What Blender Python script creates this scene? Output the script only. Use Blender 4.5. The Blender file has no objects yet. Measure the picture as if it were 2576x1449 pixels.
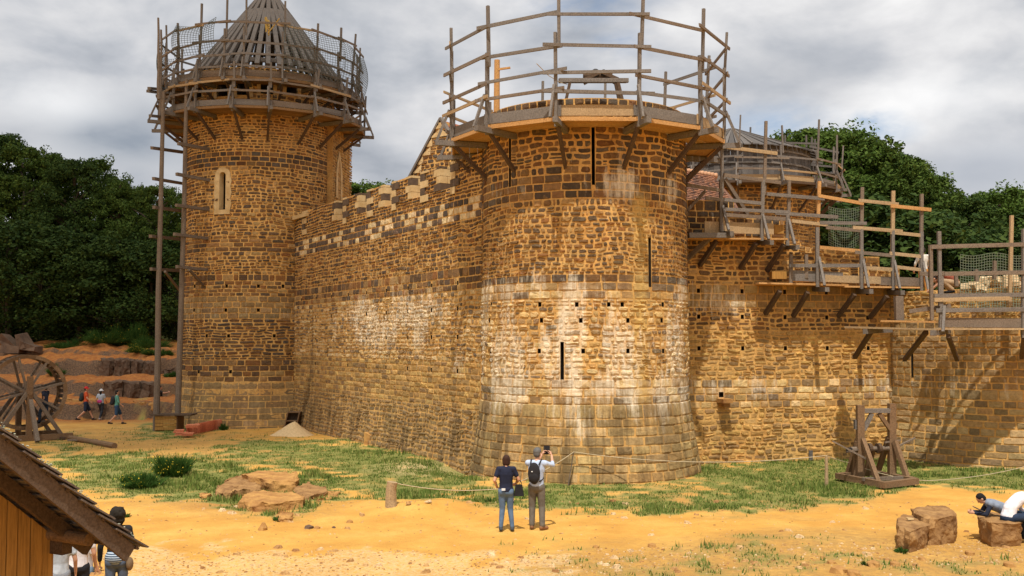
import bpy, math, random
import numpy as np
from mathutils import Vector, Matrix
rnd = random.Random(7)
R = math.radians
sc = bpy.context.scene
# ---------------- camera ----------------
F = 2500.0; CH = 4.2; PITCH = math.atan(135.5/F)
cd = bpy.data.cameras.new('camera'); cam = bpy.data.objects.new('camera', cd); sc.collection.objects.link(cam)
cd.sensor_width = 36; cd.lens = 36*F/2576; cd.clip_start = .1; cd.clip_end = 6000
cam.location = (0, 0, CH); cam.rotation_euler = (R(90)+PITCH, 0, 0); sc.camera = cam
# ---------------- sky, sun, exposure ----------------
SUN_EL, SUN_AZ = R(64), R(5)      # azimuth: to the left of straight behind the camera
sc.view_settings.view_transform = 'Standard'; sc.view_settings.look = 'None'; sc.view_settings.gamma = 1
sc.view_settings.exposure = 0.0
sdir = Vector((-math.sin(SUN_AZ)*math.cos(SUN_EL), -math.cos(SUN_AZ)*math.cos(SUN_EL), math.sin(SUN_EL)))
sl = bpy.data.lights.new('sun', 'SUN'); sl.energy = 5.0; sl.angle = R(.6); sl.color = (1, .95, .86)
so = bpy.data.objects.new('sun', sl); sc.collection.objects.link(so); so.rotation_euler = sdir.to_track_quat('Z', 'Y').to_euler()
W = bpy.data.worlds.new('World'); sc.world = W; W.use_nodes = True
def world():
    nt = W.node_tree; nt.nodes.clear(); N = nt.nodes.new; L = nt.links.new
    out = N('ShaderNodeOutputWorld'); bg = N('ShaderNodeBackground'); L(bg.outputs[0], out.inputs[0])
    sky = N('ShaderNodeTexSky'); sky.sky_type = 'NISHITA'; sky.sun_disc = False; sky.sun_elevation = SUN_EL
    sky.sun_rotation = math.pi+SUN_AZ
    sk = N('ShaderNodeVectorMath'); sk.operation = 'SCALE'; sk.inputs[3].default_value = .12; L(sky.outputs[0], sk.inputs[0])
    tc = N('ShaderNodeTexCoord'); mp = N('ShaderNodeMapping'); mp.inputs['Scale'].default_value = (1.9, 1.9, 3.6)
    mp.inputs['Location'].default_value = (3.3, .4, 1.25); L(tc.outputs['Generated'], mp.inputs[0])
    def noise(s, d, r, dist=0, off=None):
        n = N('ShaderNodeTexNoise'); n.inputs['Scale'].default_value = s; n.inputs['Detail'].default_value = d
        n.inputs['Roughness'].default_value = r; n.inputs['Distortion'].default_value = dist
        L(mp.outputs[0], n.inputs['Vector']); return n
    n1 = noise(1.5, 7, .5, .25); n2 = noise(3.4, 8, .52, .2)
    a = N('ShaderNodeMath'); a.operation = 'MULTIPLY_ADD'; a.inputs[1].default_value = .45; L(n2.outputs[0], a.inputs[0])
    m = N('ShaderNodeMath'); m.operation = 'MULTIPLY'; m.inputs[1].default_value = .55; L(n1.outputs[0], m.inputs[0]); L(m.outputs[0], a.inputs[2])
    cr = N('ShaderNodeValToRGB'); e = cr.color_ramp.elements; e[0].position = .36; e[0].color = (.33, .36, .41, 1)
    e[1].position = .60; e[1].color = (.96, .95, .94, 1); x = e.new(.43); x.color = (.50, .52, .56, 1); x = e.new(.50); x.color = (.70, .70, .715, 1)
    L(a.outputs[0], cr.inputs[0])
    # a few openings of blue between the clouds, at fixed directions in the sky
    def gap(px, py, wdt):
        v = Vector(((px-1288)/F, math.cos(PITCH)-(724.5-py)/F*math.sin(PITCH), math.sin(PITCH)+(724.5-py)/F*math.cos(PITCH))).normalized()
        d = N('ShaderNodeVectorMath'); d.operation = 'SUBTRACT'; L(tc.outputs['Generated'], d.inputs[0]); d.inputs[1].default_value = v
        s = N('ShaderNodeVectorMath'); s.operation = 'MULTIPLY'; L(d.outputs[0], s.inputs[0]); s.inputs[1].default_value = (1, 1, 2.6)
        l = N('ShaderNodeVectorMath'); l.operation = 'LENGTH'; L(s.outputs[0], l.inputs[0])
        r = N('ShaderNodeMapRange'); r.inputs[1].default_value = wdt; r.inputs[2].default_value = wdt*.15; L(l.outputs[1], r.inputs[0]); return r
    acc = None
    for g in ((1960, 325, .085), (2200, 335, .05), (1480, -20, .10), (1560, 110, .045), (2190, 300, .035)):
        r = gap(*g)
        if acc is None: acc = r.outputs[0]
        else:
            mx = N('ShaderNodeMath'); mx.operation = 'MAXIMUM'; L(acc, mx.inputs[0]); L(r.outputs[0], mx.inputs[1]); acc = mx.outputs[0]
    n3 = noise(7, 6, .6, .2)
    t = N('ShaderNodeMapRange'); t.inputs[1].default_value = .38; t.inputs[2].default_value = .62; L(n3.outputs[0], t.inputs[0])
    q = N('ShaderNodeMath'); q.operation = 'MULTIPLY'; L(acc, q.inputs[0]); L(t.outputs[0], q.inputs[1])
    q2 = N('ShaderNodeMath'); q2.operation = 'MULTIPLY'; q2.use_clamp = True; L(q.outputs[0], q2.inputs[0]); q2.inputs[1].default_value = .75
    tone = cr.outputs[0]
    for g, colr, amt in (((300, 345, .17), (.30, .34, .40), .75), ((2480, 430, .12), (.36, .40, .47), .6), ((2000, 180, .10), (.42, .44, .48), .5), ((120, 250, .08), (1, 1, 1), .5), ((2350, 250, .10), (.95, .95, .95), .5), ((700, -40, .12), (.42, .44, .47), .35)):
        r = gap(*g); u = N('ShaderNodeMath'); u.operation = 'MULTIPLY'; L(r.outputs[0], u.inputs[0]); L(n2.outputs[0], u.inputs[1]); w_ = N('ShaderNodeMath'); w_.operation = 'MULTIPLY'; w_.use_clamp = True; L(u.outputs[0], w_.inputs[0]); w_.inputs[1].default_value = amt*2
        mm = N('ShaderNodeMix'); mm.data_type = 'RGBA'; L(w_.outputs[0], mm.inputs[0]); L(tone, mm.inputs[6]); mm.inputs[7].default_value = (*colr, 1); tone = mm.outputs[2]
    mix = N('ShaderNodeMix'); mix.data_type = 'RGBA'; L(q2.outputs[0], mix.inputs[0]); L(tone, mix.inputs[6]); L(sk.outputs[0], mix.inputs[7])
    L(mix.outputs[2], bg.inputs[0]); bg.inputs[1].default_value = 1.08
world()
# ---------------- helpers ----------------
def P(px, py, Y):            # where the sight line of a photo point reaches depth Y
    u = (px-1288)/F; v = (724.5-py)/F
    dy = math.cos(PITCH)-v*math.sin(PITCH); dz = math.sin(PITCH)+v*math.cos(PITCH)
    t = Y/dy; return Vector((u*t, Y, CH+dz*t))
def G(px, py, z=0.0):        # ... and where it reaches height z
    u = (px-1288)/F; v = (724.5-py)/F
    dy = math.cos(PITCH)-v*math.sin(PITCH); dz = math.sin(PITCH)+v*math.cos(PITCH)
    t = (z-CH)/dz; return Vector((u*t, dy*t, z))
def vnoise(x, y, seed=0):
    x = np.asarray(x, float); y = np.asarray(y, float)
    xi = np.floor(x).astype(np.int64); yi = np.floor(y).astype(np.int64); xf = x-xi; yf = y-yi
    def h(a, b):
        n = (a*374761393+b*668265263+seed*974711) & 0x7fffffff
        n = ((n ^ (n >> 13))*1274126177) & 0x7fffffff
        return ((n ^ (n >> 16)) & 0xffff)/65535.0
    u = xf*xf*(3-2*xf); v = yf*yf*(3-2*yf)
    return (h(xi, yi)*(1-u)+h(xi+1, yi)*u)*(1-v)+(h(xi, yi+1)*(1-u)+h(xi+1, yi+1)*u)*v
def fbm(x, y, seed=0, o=4):
    s = 0; a = .5; t = 0
    for i in range(o): s = s+a*vnoise(x*2**i, y*2**i, seed+i*17); t += a; a *= .5
    return s/t
class MB:
    def __init__(s): s.v = []; s.f = []; s.sm = False
    def quadbox(s, c8):
        b = len(s.v); s.v += [tuple(c) for c in c8]
        s.f += [(b, b+3, b+2, b+1), (b+4, b+5, b+6, b+7), (b, b+1, b+5, b+4), (b+1, b+2, b+6, b+5), (b+2, b+3, b+7, b+6), (b+3, b, b+4, b+7)]
        return s
    def box(s, c, d, rz=0, j=0):
        c = Vector(c); M = Matrix.Rotation(rz, 3, 'Z'); o = []
        for z in (-1, 1):
            for x, y in ((-1, -1), (1, -1), (1, 1), (-1, 1)):
                p = Vector((x*d[0]/2, y*d[1]/2, z*d[2]/2))
                if j: p += Vector((rnd.uniform(-j, j), rnd.uniform(-j, j), rnd.uniform(-j, j)))
                o.append(c+M@p)
        return s.quadbox(o)
    def beam(s, p0, p1, w=.1, h=.1, up=(0, 0, 1), j=.006, taper=1):
        p0 = Vector(p0); p1 = Vector(p1); d = (p1-p0).normalized(); up = Vector(up)
        if abs(d.dot(up)) > .97: up = Vector((0, 1, 0)) if abs(d.y) < .9 else Vector((1, 0, 0))
        a = d.cross(up).normalized(); b = a.cross(d).normalized(); o = []
        for p, k in ((p0, 1), (p1, taper)):
            for x, y in ((-1, -1), (1, -1), (1, 1), (-1, 1)):
                o.append(p+a*(x*w*k/2+rnd.uniform(-j, j))+b*(y*h*k/2+rnd.uniform(-j, j)))
        return s.quadbox(o)
    def tube(s, pts, rads, n=10, cap=True, j=0):
        rings = []; pts = [Vector(p) for p in pts]
        for i, p in enumerate(pts):
            d = (pts[min(i+1, len(pts)-1)]-pts[max(i-1, 0)]).normalized()
            up = Vector((0, 0, 1)) if abs(d.z) < .9 else Vector((0, 1, 0))
            a = d.cross(up).normalized(); b = a.cross(d); r = rads[i] if hasattr(rads, '__len__') else rads; k = len(s.v)
            for q in range(n):
                t = 2*math.pi*q/n; rr = r*(1+(rnd.uniform(-j, j) if j else 0)); s.v.append(tuple(p+a*math.cos(t)*rr+b*math.sin(t)*rr))
            rings.append(k)
        for r0, r1 in zip(rings, rings[1:]):
            for q in range(n): s.f.append((r0+q, r0+(q+1) % n, r1+(q+1) % n, r1+q))
        if cap: s.f.append(tuple(rings[0]+q for q in range(n))[::-1]); s.f.append(tuple(rings[-1]+q for q in range(n)))
        return s
    def ell(s, c, r, rot=None, n=12, m=8):
        c = Vector(c); k = len(s.v); rot = rot or Matrix.Identity(3); s.v.append(tuple(c+rot@Vector((0, 0, r[2]))))
        for i in range(1, m):
            a = math.pi*i/m
            for q in range(n):
                t = 2*math.pi*q/n; s.v.append(tuple(c+rot@Vector((r[0]*math.sin(a)*math.cos(t), r[1]*math.sin(a)*math.sin(t), r[2]*math.cos(a)))))
        s.v.append(tuple(c+rot@Vector((0, 0, -r[2])))); e = len(s.v)-1
        for q in range(n): s.f.append((k, k+1+q, k+1+(q+1) % n)); s.f.append((e, e-n+(q+1) % n, e-n+q))
        for i in range(m-2):
            for q in range(n): a = k+1+i*n; s.f.append((a+q, a+n+q, a+n+(q+1) % n, a+(q+1) % n))
        return s
    def cap(s, p0, p1, r0, r1, n=10):
        p0 = Vector(p0); p1 = Vector(p1); s.ell(p0, (r0,)*3, n=n, m=6); s.ell(p1, (r1,)*3, n=n, m=6)
        if (p1-p0).length > .001: s.tube([p0, p1], [r0, r1], n)
        return s
    def poly(s, pts): b = len(s.v); s.v += [tuple(p) for p in pts]; s.f.append(tuple(range(b, b+len(pts)))); return s
    def prism(s, pts, ext):      # a flat outline given real thickness along ext
        b = len(s.v); n = len(pts); e = Vector(ext); s.v += [tuple(Vector(p)) for p in pts]+[tuple(Vector(p)+e) for p in pts]
        s.f.append(tuple(range(b, b+n))[::-1]); s.f.append(tuple(range(b+n, b+2*n)))
        for i in range(n): s.f.append((b+i, b+(i+1) % n, b+n+(i+1) % n, b+n+i))
        return s
WO = {}
def link(o, parent=None, origin=None):
    sc.collection.objects.link(o)
    if parent is not None: o.parent = parent
def mkobj(name, V, Fc, mat, parent=None, smooth=False, origin=None):
    me = bpy.data.meshes.new(name)
    base = Vector((0, 0, 0))
    if parent is not None: base = WO[parent.name]
    elif origin is not None: base = Vector(origin)
    V = np.asarray(V, dtype=float)-np.array(base)
    me.from_pydata(V.tolist() if not isinstance(V, list) else V, [], Fc if isinstance(Fc, list) else Fc.tolist())
    mats = mat if isinstance(mat, (list, tuple)) else [mat]
    for m in mats: me.materials.append(m)
    if smooth: me.polygons.foreach_set('use_smooth', [True]*len(me.polygons))
    me.update(); o = bpy.data.objects.new(name, me); sc.collection.objects.link(o)
    if parent is not None: o.parent = parent; WO[o.name] = base
    else: o.location = base; WO[o.name] = base
    return o
def B(name, mb, mat, parent=None, smooth=False, origin=None, label=None):
    o = mkobj(name, mb.v, mb.f, mat, parent, smooth, origin)
    if label: o['label'] = label
    return o
def thing(name, loc, label, cat, group=None):
    o = bpy.data.objects.new(name, None); sc.collection.objects.link(o); o.location = loc; o.empty_display_size = .3
    WO[o.name] = Vector(loc); return tag(o, label, cat, group)
def tag(o, label, cat, group=None):
    o['label'] = label; o['category'] = cat
    if group: o['group'] = group
    return o
def structure(o): o['kind'] = 'structure'; return o
def low(mb):
    a = np.array(mb.v); c = (a.min(0)+a.max(0))/2; return (c[0], c[1], a[:, 2].min())
# ---------------- materials ----------------
def mat(name):
    m = bpy.data.materials.new(name); m.use_nodes = True; nt = m.node_tree; b = nt.nodes['Principled BSDF']
    b.inputs['Roughness'].default_value = .9; b.inputs['Specular IOR Level'].default_value = .25; return m, nt, b
def nz(nt, vec, scale, detail=5, rough=.6, stretch=None):
    if stretch:
        mp = nt.nodes.new('ShaderNodeMapping'); mp.inputs['Scale'].default_value = stretch; nt.links.new(vec, mp.inputs[0]); vec = mp.outputs[0]
    n = nt.nodes.new('ShaderNodeTexNoise'); n.inputs['Scale'].default_value = scale; n.inputs['Detail'].default_value = detail
    n.inputs['Roughness'].default_value = rough; nt.links.new(vec, n.inputs['Vector']); return n.outputs[0]
def ramp(nt, fac, stops):
    r = nt.nodes.new('ShaderNodeValToRGB'); e = r.color_ramp.elements
    while len(e) < len(stops): e.new(.5)
    for i, (p, c) in enumerate(stops): e[i].position = p; e[i].color = (*c, 1) if len(c) == 3 else c
    nt.links.new(fac, r.inputs[0]); return r.outputs[0]
def mixc(nt, fac, a, b, mode='MIX'):
    m = nt.nodes.new('ShaderNodeMix'); m.data_type = 'RGBA'; m.blend_type = mode
    for s, i in ((fac, 0), (a, 6), (b, 7)):
        if isinstance(s, (int, float)): m.inputs[i].default_value = s
        elif isinstance(s, tuple): m.inputs[i].default_value = (*s, 1)
        else: nt.links.new(s, m.inputs[i])
    return m.outputs[2]
def mth(nt, op, a, b=None, clamp=False):
    m = nt.nodes.new('ShaderNodeMath'); m.operation = op; m.use_clamp = clamp
    for i, s in enumerate((a, b)):
        if s is None: continue
        if isinstance(s, (int, float)): m.inputs[i].default_value = s
        else: nt.links.new(s, m.inputs[i])
    return m.outputs[0]
def mrange(nt, v, a, b, c=0, d=1):
    m = nt.nodes.new('ShaderNodeMapRange'); nt.links.new(v, m.inputs[0])
    for i, x in enumerate((a, b, c, d)): m.inputs[i+1].default_value = x
    return m.outputs[0]
def bump(nt, b, h, strength=.5, dist=.02):
    n = nt.nodes.new('ShaderNodeBump'); n.inputs['Strength'].default_value = strength; n.inputs['Distance'].default_value = dist
    nt.links.new(h, n.inputs['Height']); nt.links.new(n.outputs[0], b.inputs['Normal'])
def coord(nt, k='Object'): return nt.nodes.new('ShaderNodeTexCoord').outputs[k]
def attr(nt, n, o='Color'): a = nt.nodes.new('ShaderNodeAttribute'); a.attribute_name = n; return a.outputs[o]
def plain(name, col, col2=None, scale=6, rough=.85, b=.3, dist=.01, detail=5):
    m, nt, bs = mat(name); c = coord(nt); n = nz(nt, c, scale, detail)
    col2 = col2 or tuple(x*.7 for x in col)
    nt.links.new(ramp(nt, n, [(.35, col2), (.65, col)]), bs.inputs['Base Color']); bs.inputs['Roughness'].default_value = rough
    if b: bump(nt, bs, n, b, dist)
    return m
def woodmat(name, c1, c2, c3, st=None):
    m, nt, bs = mat(name); c = coord(nt); g = nt.nodes.new('ShaderNodeNewGeometry')
    n = nz(nt, c, 2.2, 4); f = nz(nt, c, 28, 6, .7, st)
    t = mth(nt, 'ADD', mth(nt, 'MULTIPLY', g.outputs['Random Per Island'], .75), mth(nt, 'MULTIPLY', n, .35))
    col = ramp(nt, t, [(.15, c1), (.5, c2), (.9, c3)])
    col = mixc(nt, mrange(nt, f, .42, .62, .0, .55), col, tuple(x*.45 for x in c1))
    nt.links.new(col, bs.inputs['Base Color']); bump(nt, bs, f, .35, .01); return m
M = {}
M['wood'] = woodmat('weathered_wood', (.085, .06, .042), (.17, .125, .09), (.28, .22, .165))
M['oldwood'] = woodmat('grey_wood', (.10, .085, .072), (.165, .142, .122), (.26, .225, .195))
M['darkwood'] = woodmat('dark_wood', (.05, .03, .018), (.09, .055, .033), (.14, .09, .055))
M['brownwood'] = woodmat('brown_wood', (.11, .062, .03), (.19, .11, .055), (.27, .17, .095))
M['fresh'] = woodmat('fresh_wood', (.40, .19, .06), (.50, .26, .09), (.58, .34, .14))
M['fresh2'] = woodmat('aged_fresh_wood', (.30, .19, .10), (.38, .26, .14), (.50, .36, .20))
M['plank'] = woodmat('ochre_plank', (.28, .14, .035), (.36, .185, .045), (.42, .23, .06), (1, 1, .06))
M['rope'] = plain('hemp_rope', (.55, .44, .28), scale=60)
M['net'] = plain('net_cord', (.20, .24, .17), scale=60)
M['netdark'] = plain('dark_net_cord', (.10, .115, .10), scale=60)
M['iron'] = plain('iron', (.03, .028, .027), rough=.6)
M['cream'] = plain('cream_limestone', (.60, .44, .23), (.46, .31, .14), 3, b=.4)
M['dark'] = plain('dark_opening', (.02, .015, .01))
def stonemat(name, mortar=False):
    m, nt, bs = mat(name); uv = attr(nt, 'suv', 'Vector'); c = coord(nt)
    n1 = nz(nt, c, 9, 8, .7); n2 = nz(nt, c, 38, 5, .7); n3 = nz(nt, c, 1.1, 4)
    if mortar:
        base = mixc(nt, mrange(nt, n3, .35, .65), (.64, .385, .13), (.52, .275, .08))
        base = mixc(nt, .8, base, attr(nt, 'col'), 'MULTIPLY')
    else: base = attr(nt, 'col')
    k = ramp(nt, n1, [(.3, (.62, .6, .58)), (.52, (1, 1, 1)), (.75, (1.28, 1.22, 1.12))])
    base = mixc(nt, 1, base, k, 'MULTIPLY')
    # ochre lime-wash runs and mortar smears over the stones
    sm = mrange(nt, nz(nt, c, 5.5, 8, .75), .57, .68); base = mixc(nt, mth(nt, 'MULTIPLY', sm, .38), base, (.52, .29, .085))
    st = nz(nt, uv, 1, 6, .7, (6.5, .55, 1)); br = nz(nt, uv, 1, 7, .75, (9, 3.5, 1))
    w = mth(nt, 'ADD', mth(nt, 'MULTIPLY', st, .6), mth(nt, 'MULTIPLY', br, .4))
    lm = attr(nt, 'lime', 'Fac'); th = mth(nt, 'SUBTRACT', .70, mth(nt, 'MULTIPLY', lm, .30))
    mk = mth(nt, 'MULTIPLY', mth(nt, 'SUBTRACT', w, th), 5.5, clamp=True)
    mk = mth(nt, 'MULTIPLY', mk, mth(nt, 'MINIMUM', mth(nt, 'MULTIPLY', lm, 2.3), .74))
    ws = mth(nt, 'MULTIPLY', attr(nt, 'wash', 'Fac'), mrange(nt, n1, .35, .6, .45, 1)); base = mixc(nt, ws, base, (.56, .37, .12)); base = mixc(nt, mk, base, (.78, .68, .52))
    dk = attr(nt, 'grime', 'Fac'); st2 = nz(nt, uv, 1, 6, .7, (3.2, .35, 1))
    mk2 = mth(nt, 'MULTIPLY', mrange(nt, st2, .42, .58), dk, clamp=True)
    base = mixc(nt, mk2, base, (.12, .075, .032))
    nt.links.new(base, bs.inputs['Base Color'])
    hh = mth(nt, 'ADD', mth(nt, 'MULTIPLY', n1, 1.0), mth(nt, 'MULTIPLY', n2, .4)); bump(nt, bs, hh, .8, .03)
    bs.inputs['Roughness'].default_value = .95; return m
M['reveal'] = plain('slit_side_shade', (.045, .03, .018), scale=4); M['stone'] = stonemat('castle_stone'); M['mortar'] = stonemat('lime_mortar', True)  # near-black sides of the openings: shade inside them put into the colour
# ---------------- masonry ----------------
PAL = {
 'dark': [(.085, .055, .035), (.12, .072, .04), (.065, .047, .036), (.17, .09, .04), (.10, .078, .06), (.20, .115, .05), (.13, .062, .026)],
 'brown': [(.17, .095, .042), (.23, .125, .05), (.13, .08, .042), (.30, .175, .07), (.10, .068, .045), (.22, .10, .034), (.36, .225, .095), (.11, .065, .035)],
 'pale': [(.44, .29, .13), (.52, .36, .18), (.36, .23, .10), (.56, .41, .22), (.29, .185, .088), (.43, .26, .10), (.24, .155, .082), (.52, .35, .16), (.17, .12, .075)],
 'ochre': [(.44, .26, .085), (.37, .22, .078), (.49, .31, .11), (.30, .185, .075), (.41, .26, .10), (.25, .155, .07)],
 'olive': [(.32, .22, .10), (.37, .255, .12), (.27, .185, .088), (.42, .29, .135), (.23, .16, .08), (.34, .215, .09)],
 'checker': [(.095, .068, .048), (.12, .08, .055), (.08, .06, .046), (.56, .42, .23), (.62, .48, .28), (.10, .07, .05)],
 'dull': [(.25, .16, .072), (.29, .185, .08), (.22, .15, .075), (.32, .21, .095), (.27, .165, .07)],
}
def masonry(name, mapf, srange, bands, holes=(), top=None, T=.8, parent=None, seed=1, lime=None, grime=None, wash=None, stone_s=None, closed=False, tint=(1, 1, 1), mtint=None):
    """Laid stones (rounded faces standing proud of the joints) over a mortar bed, following mapf(s, z, off)."""
    rg = random.Random(seed); s0, s1 = srange; z0 = bands[0][0]; z1 = bands[-1][1]
    top = top or [(s0, s1, z1)]; ss0, ss1 = stone_s or srange
    def topat(s):
        for a, b, z in top:
            if a <= s <= b: return z
        return z1
    st = []
    for (b0, b1, kind, pal, hh, ww) in bands:
        z = b0
        while z < b1-.03:
            h = rg.uniform(*hh)
            if b1-(z+h) < hh[0]*.7: h = b1-z
            zm = z+h/2; cuts = [(a, b) for (a, b, c, d) in holes if c-h*.3 < zm < d+h*.3]
            for a, b, t in top:
                if zm > t-.03: cuts.append((a, b))
            cuts.sort(); segs = []; c = ss0
            for a, b in cuts:
                if a > c: segs.append((c, a))
                c = max(c, b)
            if c < ss1: segs.append((c, ss1))
            for a, b in segs:
                x = a
                if x == ss0: x -= rg.uniform(0, .2)*(0 if T == .8 and not closed else 0)
                while x < b-.02:
                    w = rg.uniform(*ww)*(1 if kind != 'rubble' else rg.choice((.7, 1, 1, 1.35)))
                    if b-(x+w) < ww[0]*.6: w = b-x
                    w = min(w, b-x)
                    if kind == 'rubble' and h > .15 and rg.random() < .12:
                        k = rg.uniform(.4, .6); st.append((x, x+w, z, z+h*k, 1, pal)); st.append((x, x+w, z+h*k, z+h, 1, pal))
                    else: st.append((x, x+w, z, z+h, 1 if kind == 'rubble' else (2 if kind == 'smooth' else 0), pal))
                    x += w
            z += h
    n = len(st); K = 10
    A = np.array([q[:5] for q in st], float); gap = np.where(A[:, 4] == 2, .006, np.where(A[:, 4] == 1, .016, .012))
    rs = np.random.RandomState(seed)
    cx = (A[:, 0]+A[:, 1])/2; cz = (A[:, 2]+A[:, 3])/2; hw = np.maximum((A[:, 1]-A[:, 0])/2-gap, .02); hz = np.maximum((A[:, 3]-A[:, 2])/2-gap, .02)
    # outline: rectangle with knocked-off corners, more so for rubble
    uu = np.array([-1, -.45, .45, 1, 1, 1, .45, -.45, -1, -1]); vv = np.array([-1, -1, -1, -1, 0, 1, 1, 1, 1, 0])
    rub = (A[:, 4] == 1)[:, None]
    jit = np.where(rub, .17, .05); px = uu[None, :]*(1+rs.uniform(-1, .25, (n, K))*jit); pz = vv[None, :]*(1+rs.uniform(-1, .35, (n, K))*jit)
    corner = (np.abs(uu) == 1) & (np.abs(vv) == 1); cut = rs.uniform(.0, 1, (n, K))*np.where(rub, .26, .07)*corner[None, :]
    px = px*(1-cut*np.minimum(1, hz/hw)[:, None]*1.2); pz = pz*(1-cut)
    S = cx[:, None]+px*hw[:, None]; Z = cz[:, None]+pz*hz[:, None]
    prot = np.where(A[:, 4] == 2, rs.uniform(.004, .012, n), np.where(A[:, 4] == 1, rs.uniform(.004, .045, n), rs.uniform(.008, .032, n)))
    ins = np.minimum(.018, .3*np.minimum(hw, hz))
    Si = cx[:, None]+px*(hw-ins)[:, None]; Zi = cz[:, None]+pz*(hz-ins)[:, None]
    pin = prot[:, None]*(1+rs.uniform(-.4, .4, (n, K)))
    Sc = cx+rs.uniform(-.3, .3, n)*hw; Zc = cz+rs.uniform(-.3, .3, n)*hz; pc = prot+rs.uniform(-.003, .016, n)*(A[:, 4] != 2)
    allS = np.concatenate([S, Si, Sc[:, None]], 1); allZ = np.concatenate([Z, Zi, Zc[:, None]], 1)
    allO = np.concatenate([np.full((n, K), -.015), pin, pc[:, None]], 1)
    rubz = np.broadcast_to(rub, allS.shape)
    wz = (vnoise(allS*1.3, allZ*1.1, seed)-.5)*.13+(vnoise(allS*4, allZ*3, seed+5)-.5)*.05
    ws = (vnoise(allS*2.2, allZ*3.1, seed+9)-.5)*.10
    edge = np.minimum(1, np.minimum(np.abs(allS-ss0), np.abs(allS-ss1))/.3)
    hol = np.ones_like(allS)
    for (a, b, c, d) in holes: hol = np.minimum(hol, np.clip(np.maximum(np.maximum(a-allS, allS-b), np.maximum(c-allZ, allZ-d))/.3, 0, 1))
    kz = np.where(rubz, 1, .25)
    bandf = np.ones_like(allS)
    for (b0, b1, *_) in bands: bandf = np.minimum(bandf, np.clip(np.maximum(np.abs(allZ-b1), 0)/.2, .25, 1))
    allZ = allZ+wz*kz*bandf*hol*.8; allS = allS+ws*kz*edge*hol
    pos = mapf(allS.ravel(), allZ.ravel(), allO.ravel())
    m = 2*K+1; base = (np.arange(n)*m)[:, None]; q = np.arange(K); q2 = (q+1) % K
    quads = np.stack([base+q, base+q2, base+K+q2, base+K+q], -1).reshape(-1, 4)
    tris = np.stack([base+K+q, base+K+q2, base+2*K+0*q], -1).reshape(-1, 3)
    cols = np.zeros((n, 3)); limes = np.zeros(n)
    for i, qd in enumerate(st):
        c = rg.choice(PAL[qd[5]]); k = rg.uniform(.82, 1.2); cols[i] = (c[0]*k*tint[0], c[1]*k*tint[1]*rg.uniform(.96, 1.04), c[2]*k*tint[2])
    VC = np.repeat(cols, m, 0); US = allS.ravel(); UZ = allZ.ravel()
    # mortar bed with openings, wall thickness, top and back
    sb = set(np.round(np.linspace(s0, s1, max(2, int((s1-s0)/.35)+1)), 4)); zb = set(np.round(np.linspace(z0, z1, max(2, int((z1-z0)/.4)+1)), 4))
    for a, b, c, d in holes: sb |= {round(a, 4), round(b, 4)}; zb |= {round(c, 4), round(d, 4)}
    for a, b, t in top: sb |= {round(max(a, s0), 4), round(min(b, s1), 4)}; zb.add(round(t, 4))
    sb = sorted(x for x in sb if s0-1e-6 <= x <= s1+1e-6); zb = sorted(x for x in zb if z0-1e-6 <= x <= z1+1e-6)
    bs, bz, bo, bf = [], [], [], []
    def quad(*p):
        k = len(bs)
        for a, b, c in p: bs.append(a); bz.append(b); bo.append(c)
        bf.append((k, k+1, k+2, k+3))
    tops = [topat((a+b)/2) for a, b in zip(sb, sb[1:])]
    for i, (a, b) in enumerate(zip(sb, sb[1:])):
        if b-a < 1e-5: continue
        t = tops[i]
        for c, d in zip(zb, zb[1:]):
            if (c+d)/2 > t: continue
            if any(h[0] < (a+b)/2 < h[1] and h[2] < (c+d)/2 < h[3] for h in holes): continue
            quad((a, c, 0), (b, c, 0), (b, d, 0), (a, d, 0))
        quad((a, t, 0), (b, t, 0), (b, t, -T), (a, t, -T)); zc_ = z0
        for h in sorted([h for h in holes if h[0] < (a+b)/2 < h[1] and h[3]-h[2] > .6], key=lambda h: h[2]): quad((b, zc_, -T), (a, zc_, -T), (a, h[2], -T), (b, h[2], -T)); zc_ = h[3]
        quad((b, zc_, -T), (a, zc_, -T), (a, t, -T), (b, t, -T))
        nt_ = tops[i+1] if i+1 < len(tops) else (t if closed else z0)
        if abs(nt_-t) > 1e-4: quad((b, min(t, nt_), 0), (b, max(t, nt_), 0), (b, max(t, nt_), -T), (b, min(t, nt_), -T))
        if i == 0 and not closed: quad((a, z0, 0), (a, t, 0), (a, t, -T), (a, z0, -T))
    nrev = len(bf)
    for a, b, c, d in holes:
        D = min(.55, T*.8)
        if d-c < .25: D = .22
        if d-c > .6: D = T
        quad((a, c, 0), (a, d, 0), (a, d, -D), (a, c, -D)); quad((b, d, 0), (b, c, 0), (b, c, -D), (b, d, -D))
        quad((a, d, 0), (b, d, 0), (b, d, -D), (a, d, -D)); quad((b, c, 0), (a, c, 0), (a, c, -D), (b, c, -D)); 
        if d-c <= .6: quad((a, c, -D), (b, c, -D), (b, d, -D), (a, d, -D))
    bp = mapf(np.array(bs), np.array(bz), np.array(bo)); off = len(pos)
    Fq = quads.tolist()+tris.tolist(); nstone = len(Fq); Fq += [tuple(off+i for i in f) for f in bf]
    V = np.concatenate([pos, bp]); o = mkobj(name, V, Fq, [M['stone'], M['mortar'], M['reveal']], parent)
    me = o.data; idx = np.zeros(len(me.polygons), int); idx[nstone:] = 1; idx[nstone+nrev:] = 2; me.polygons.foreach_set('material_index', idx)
    C = np.ones((len(V), 4)); C[:len(pos), :3] = VC; C[len(pos):, :3] = mtint or (1, 1, 1)
    at = me.attributes.new('col', 'FLOAT_COLOR', 'POINT'); at.data.foreach_set('color', C.ravel())
    SU = np.concatenate([US, np.array(bs)]); ZU = np.concatenate([UZ, np.array(bz)])
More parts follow.
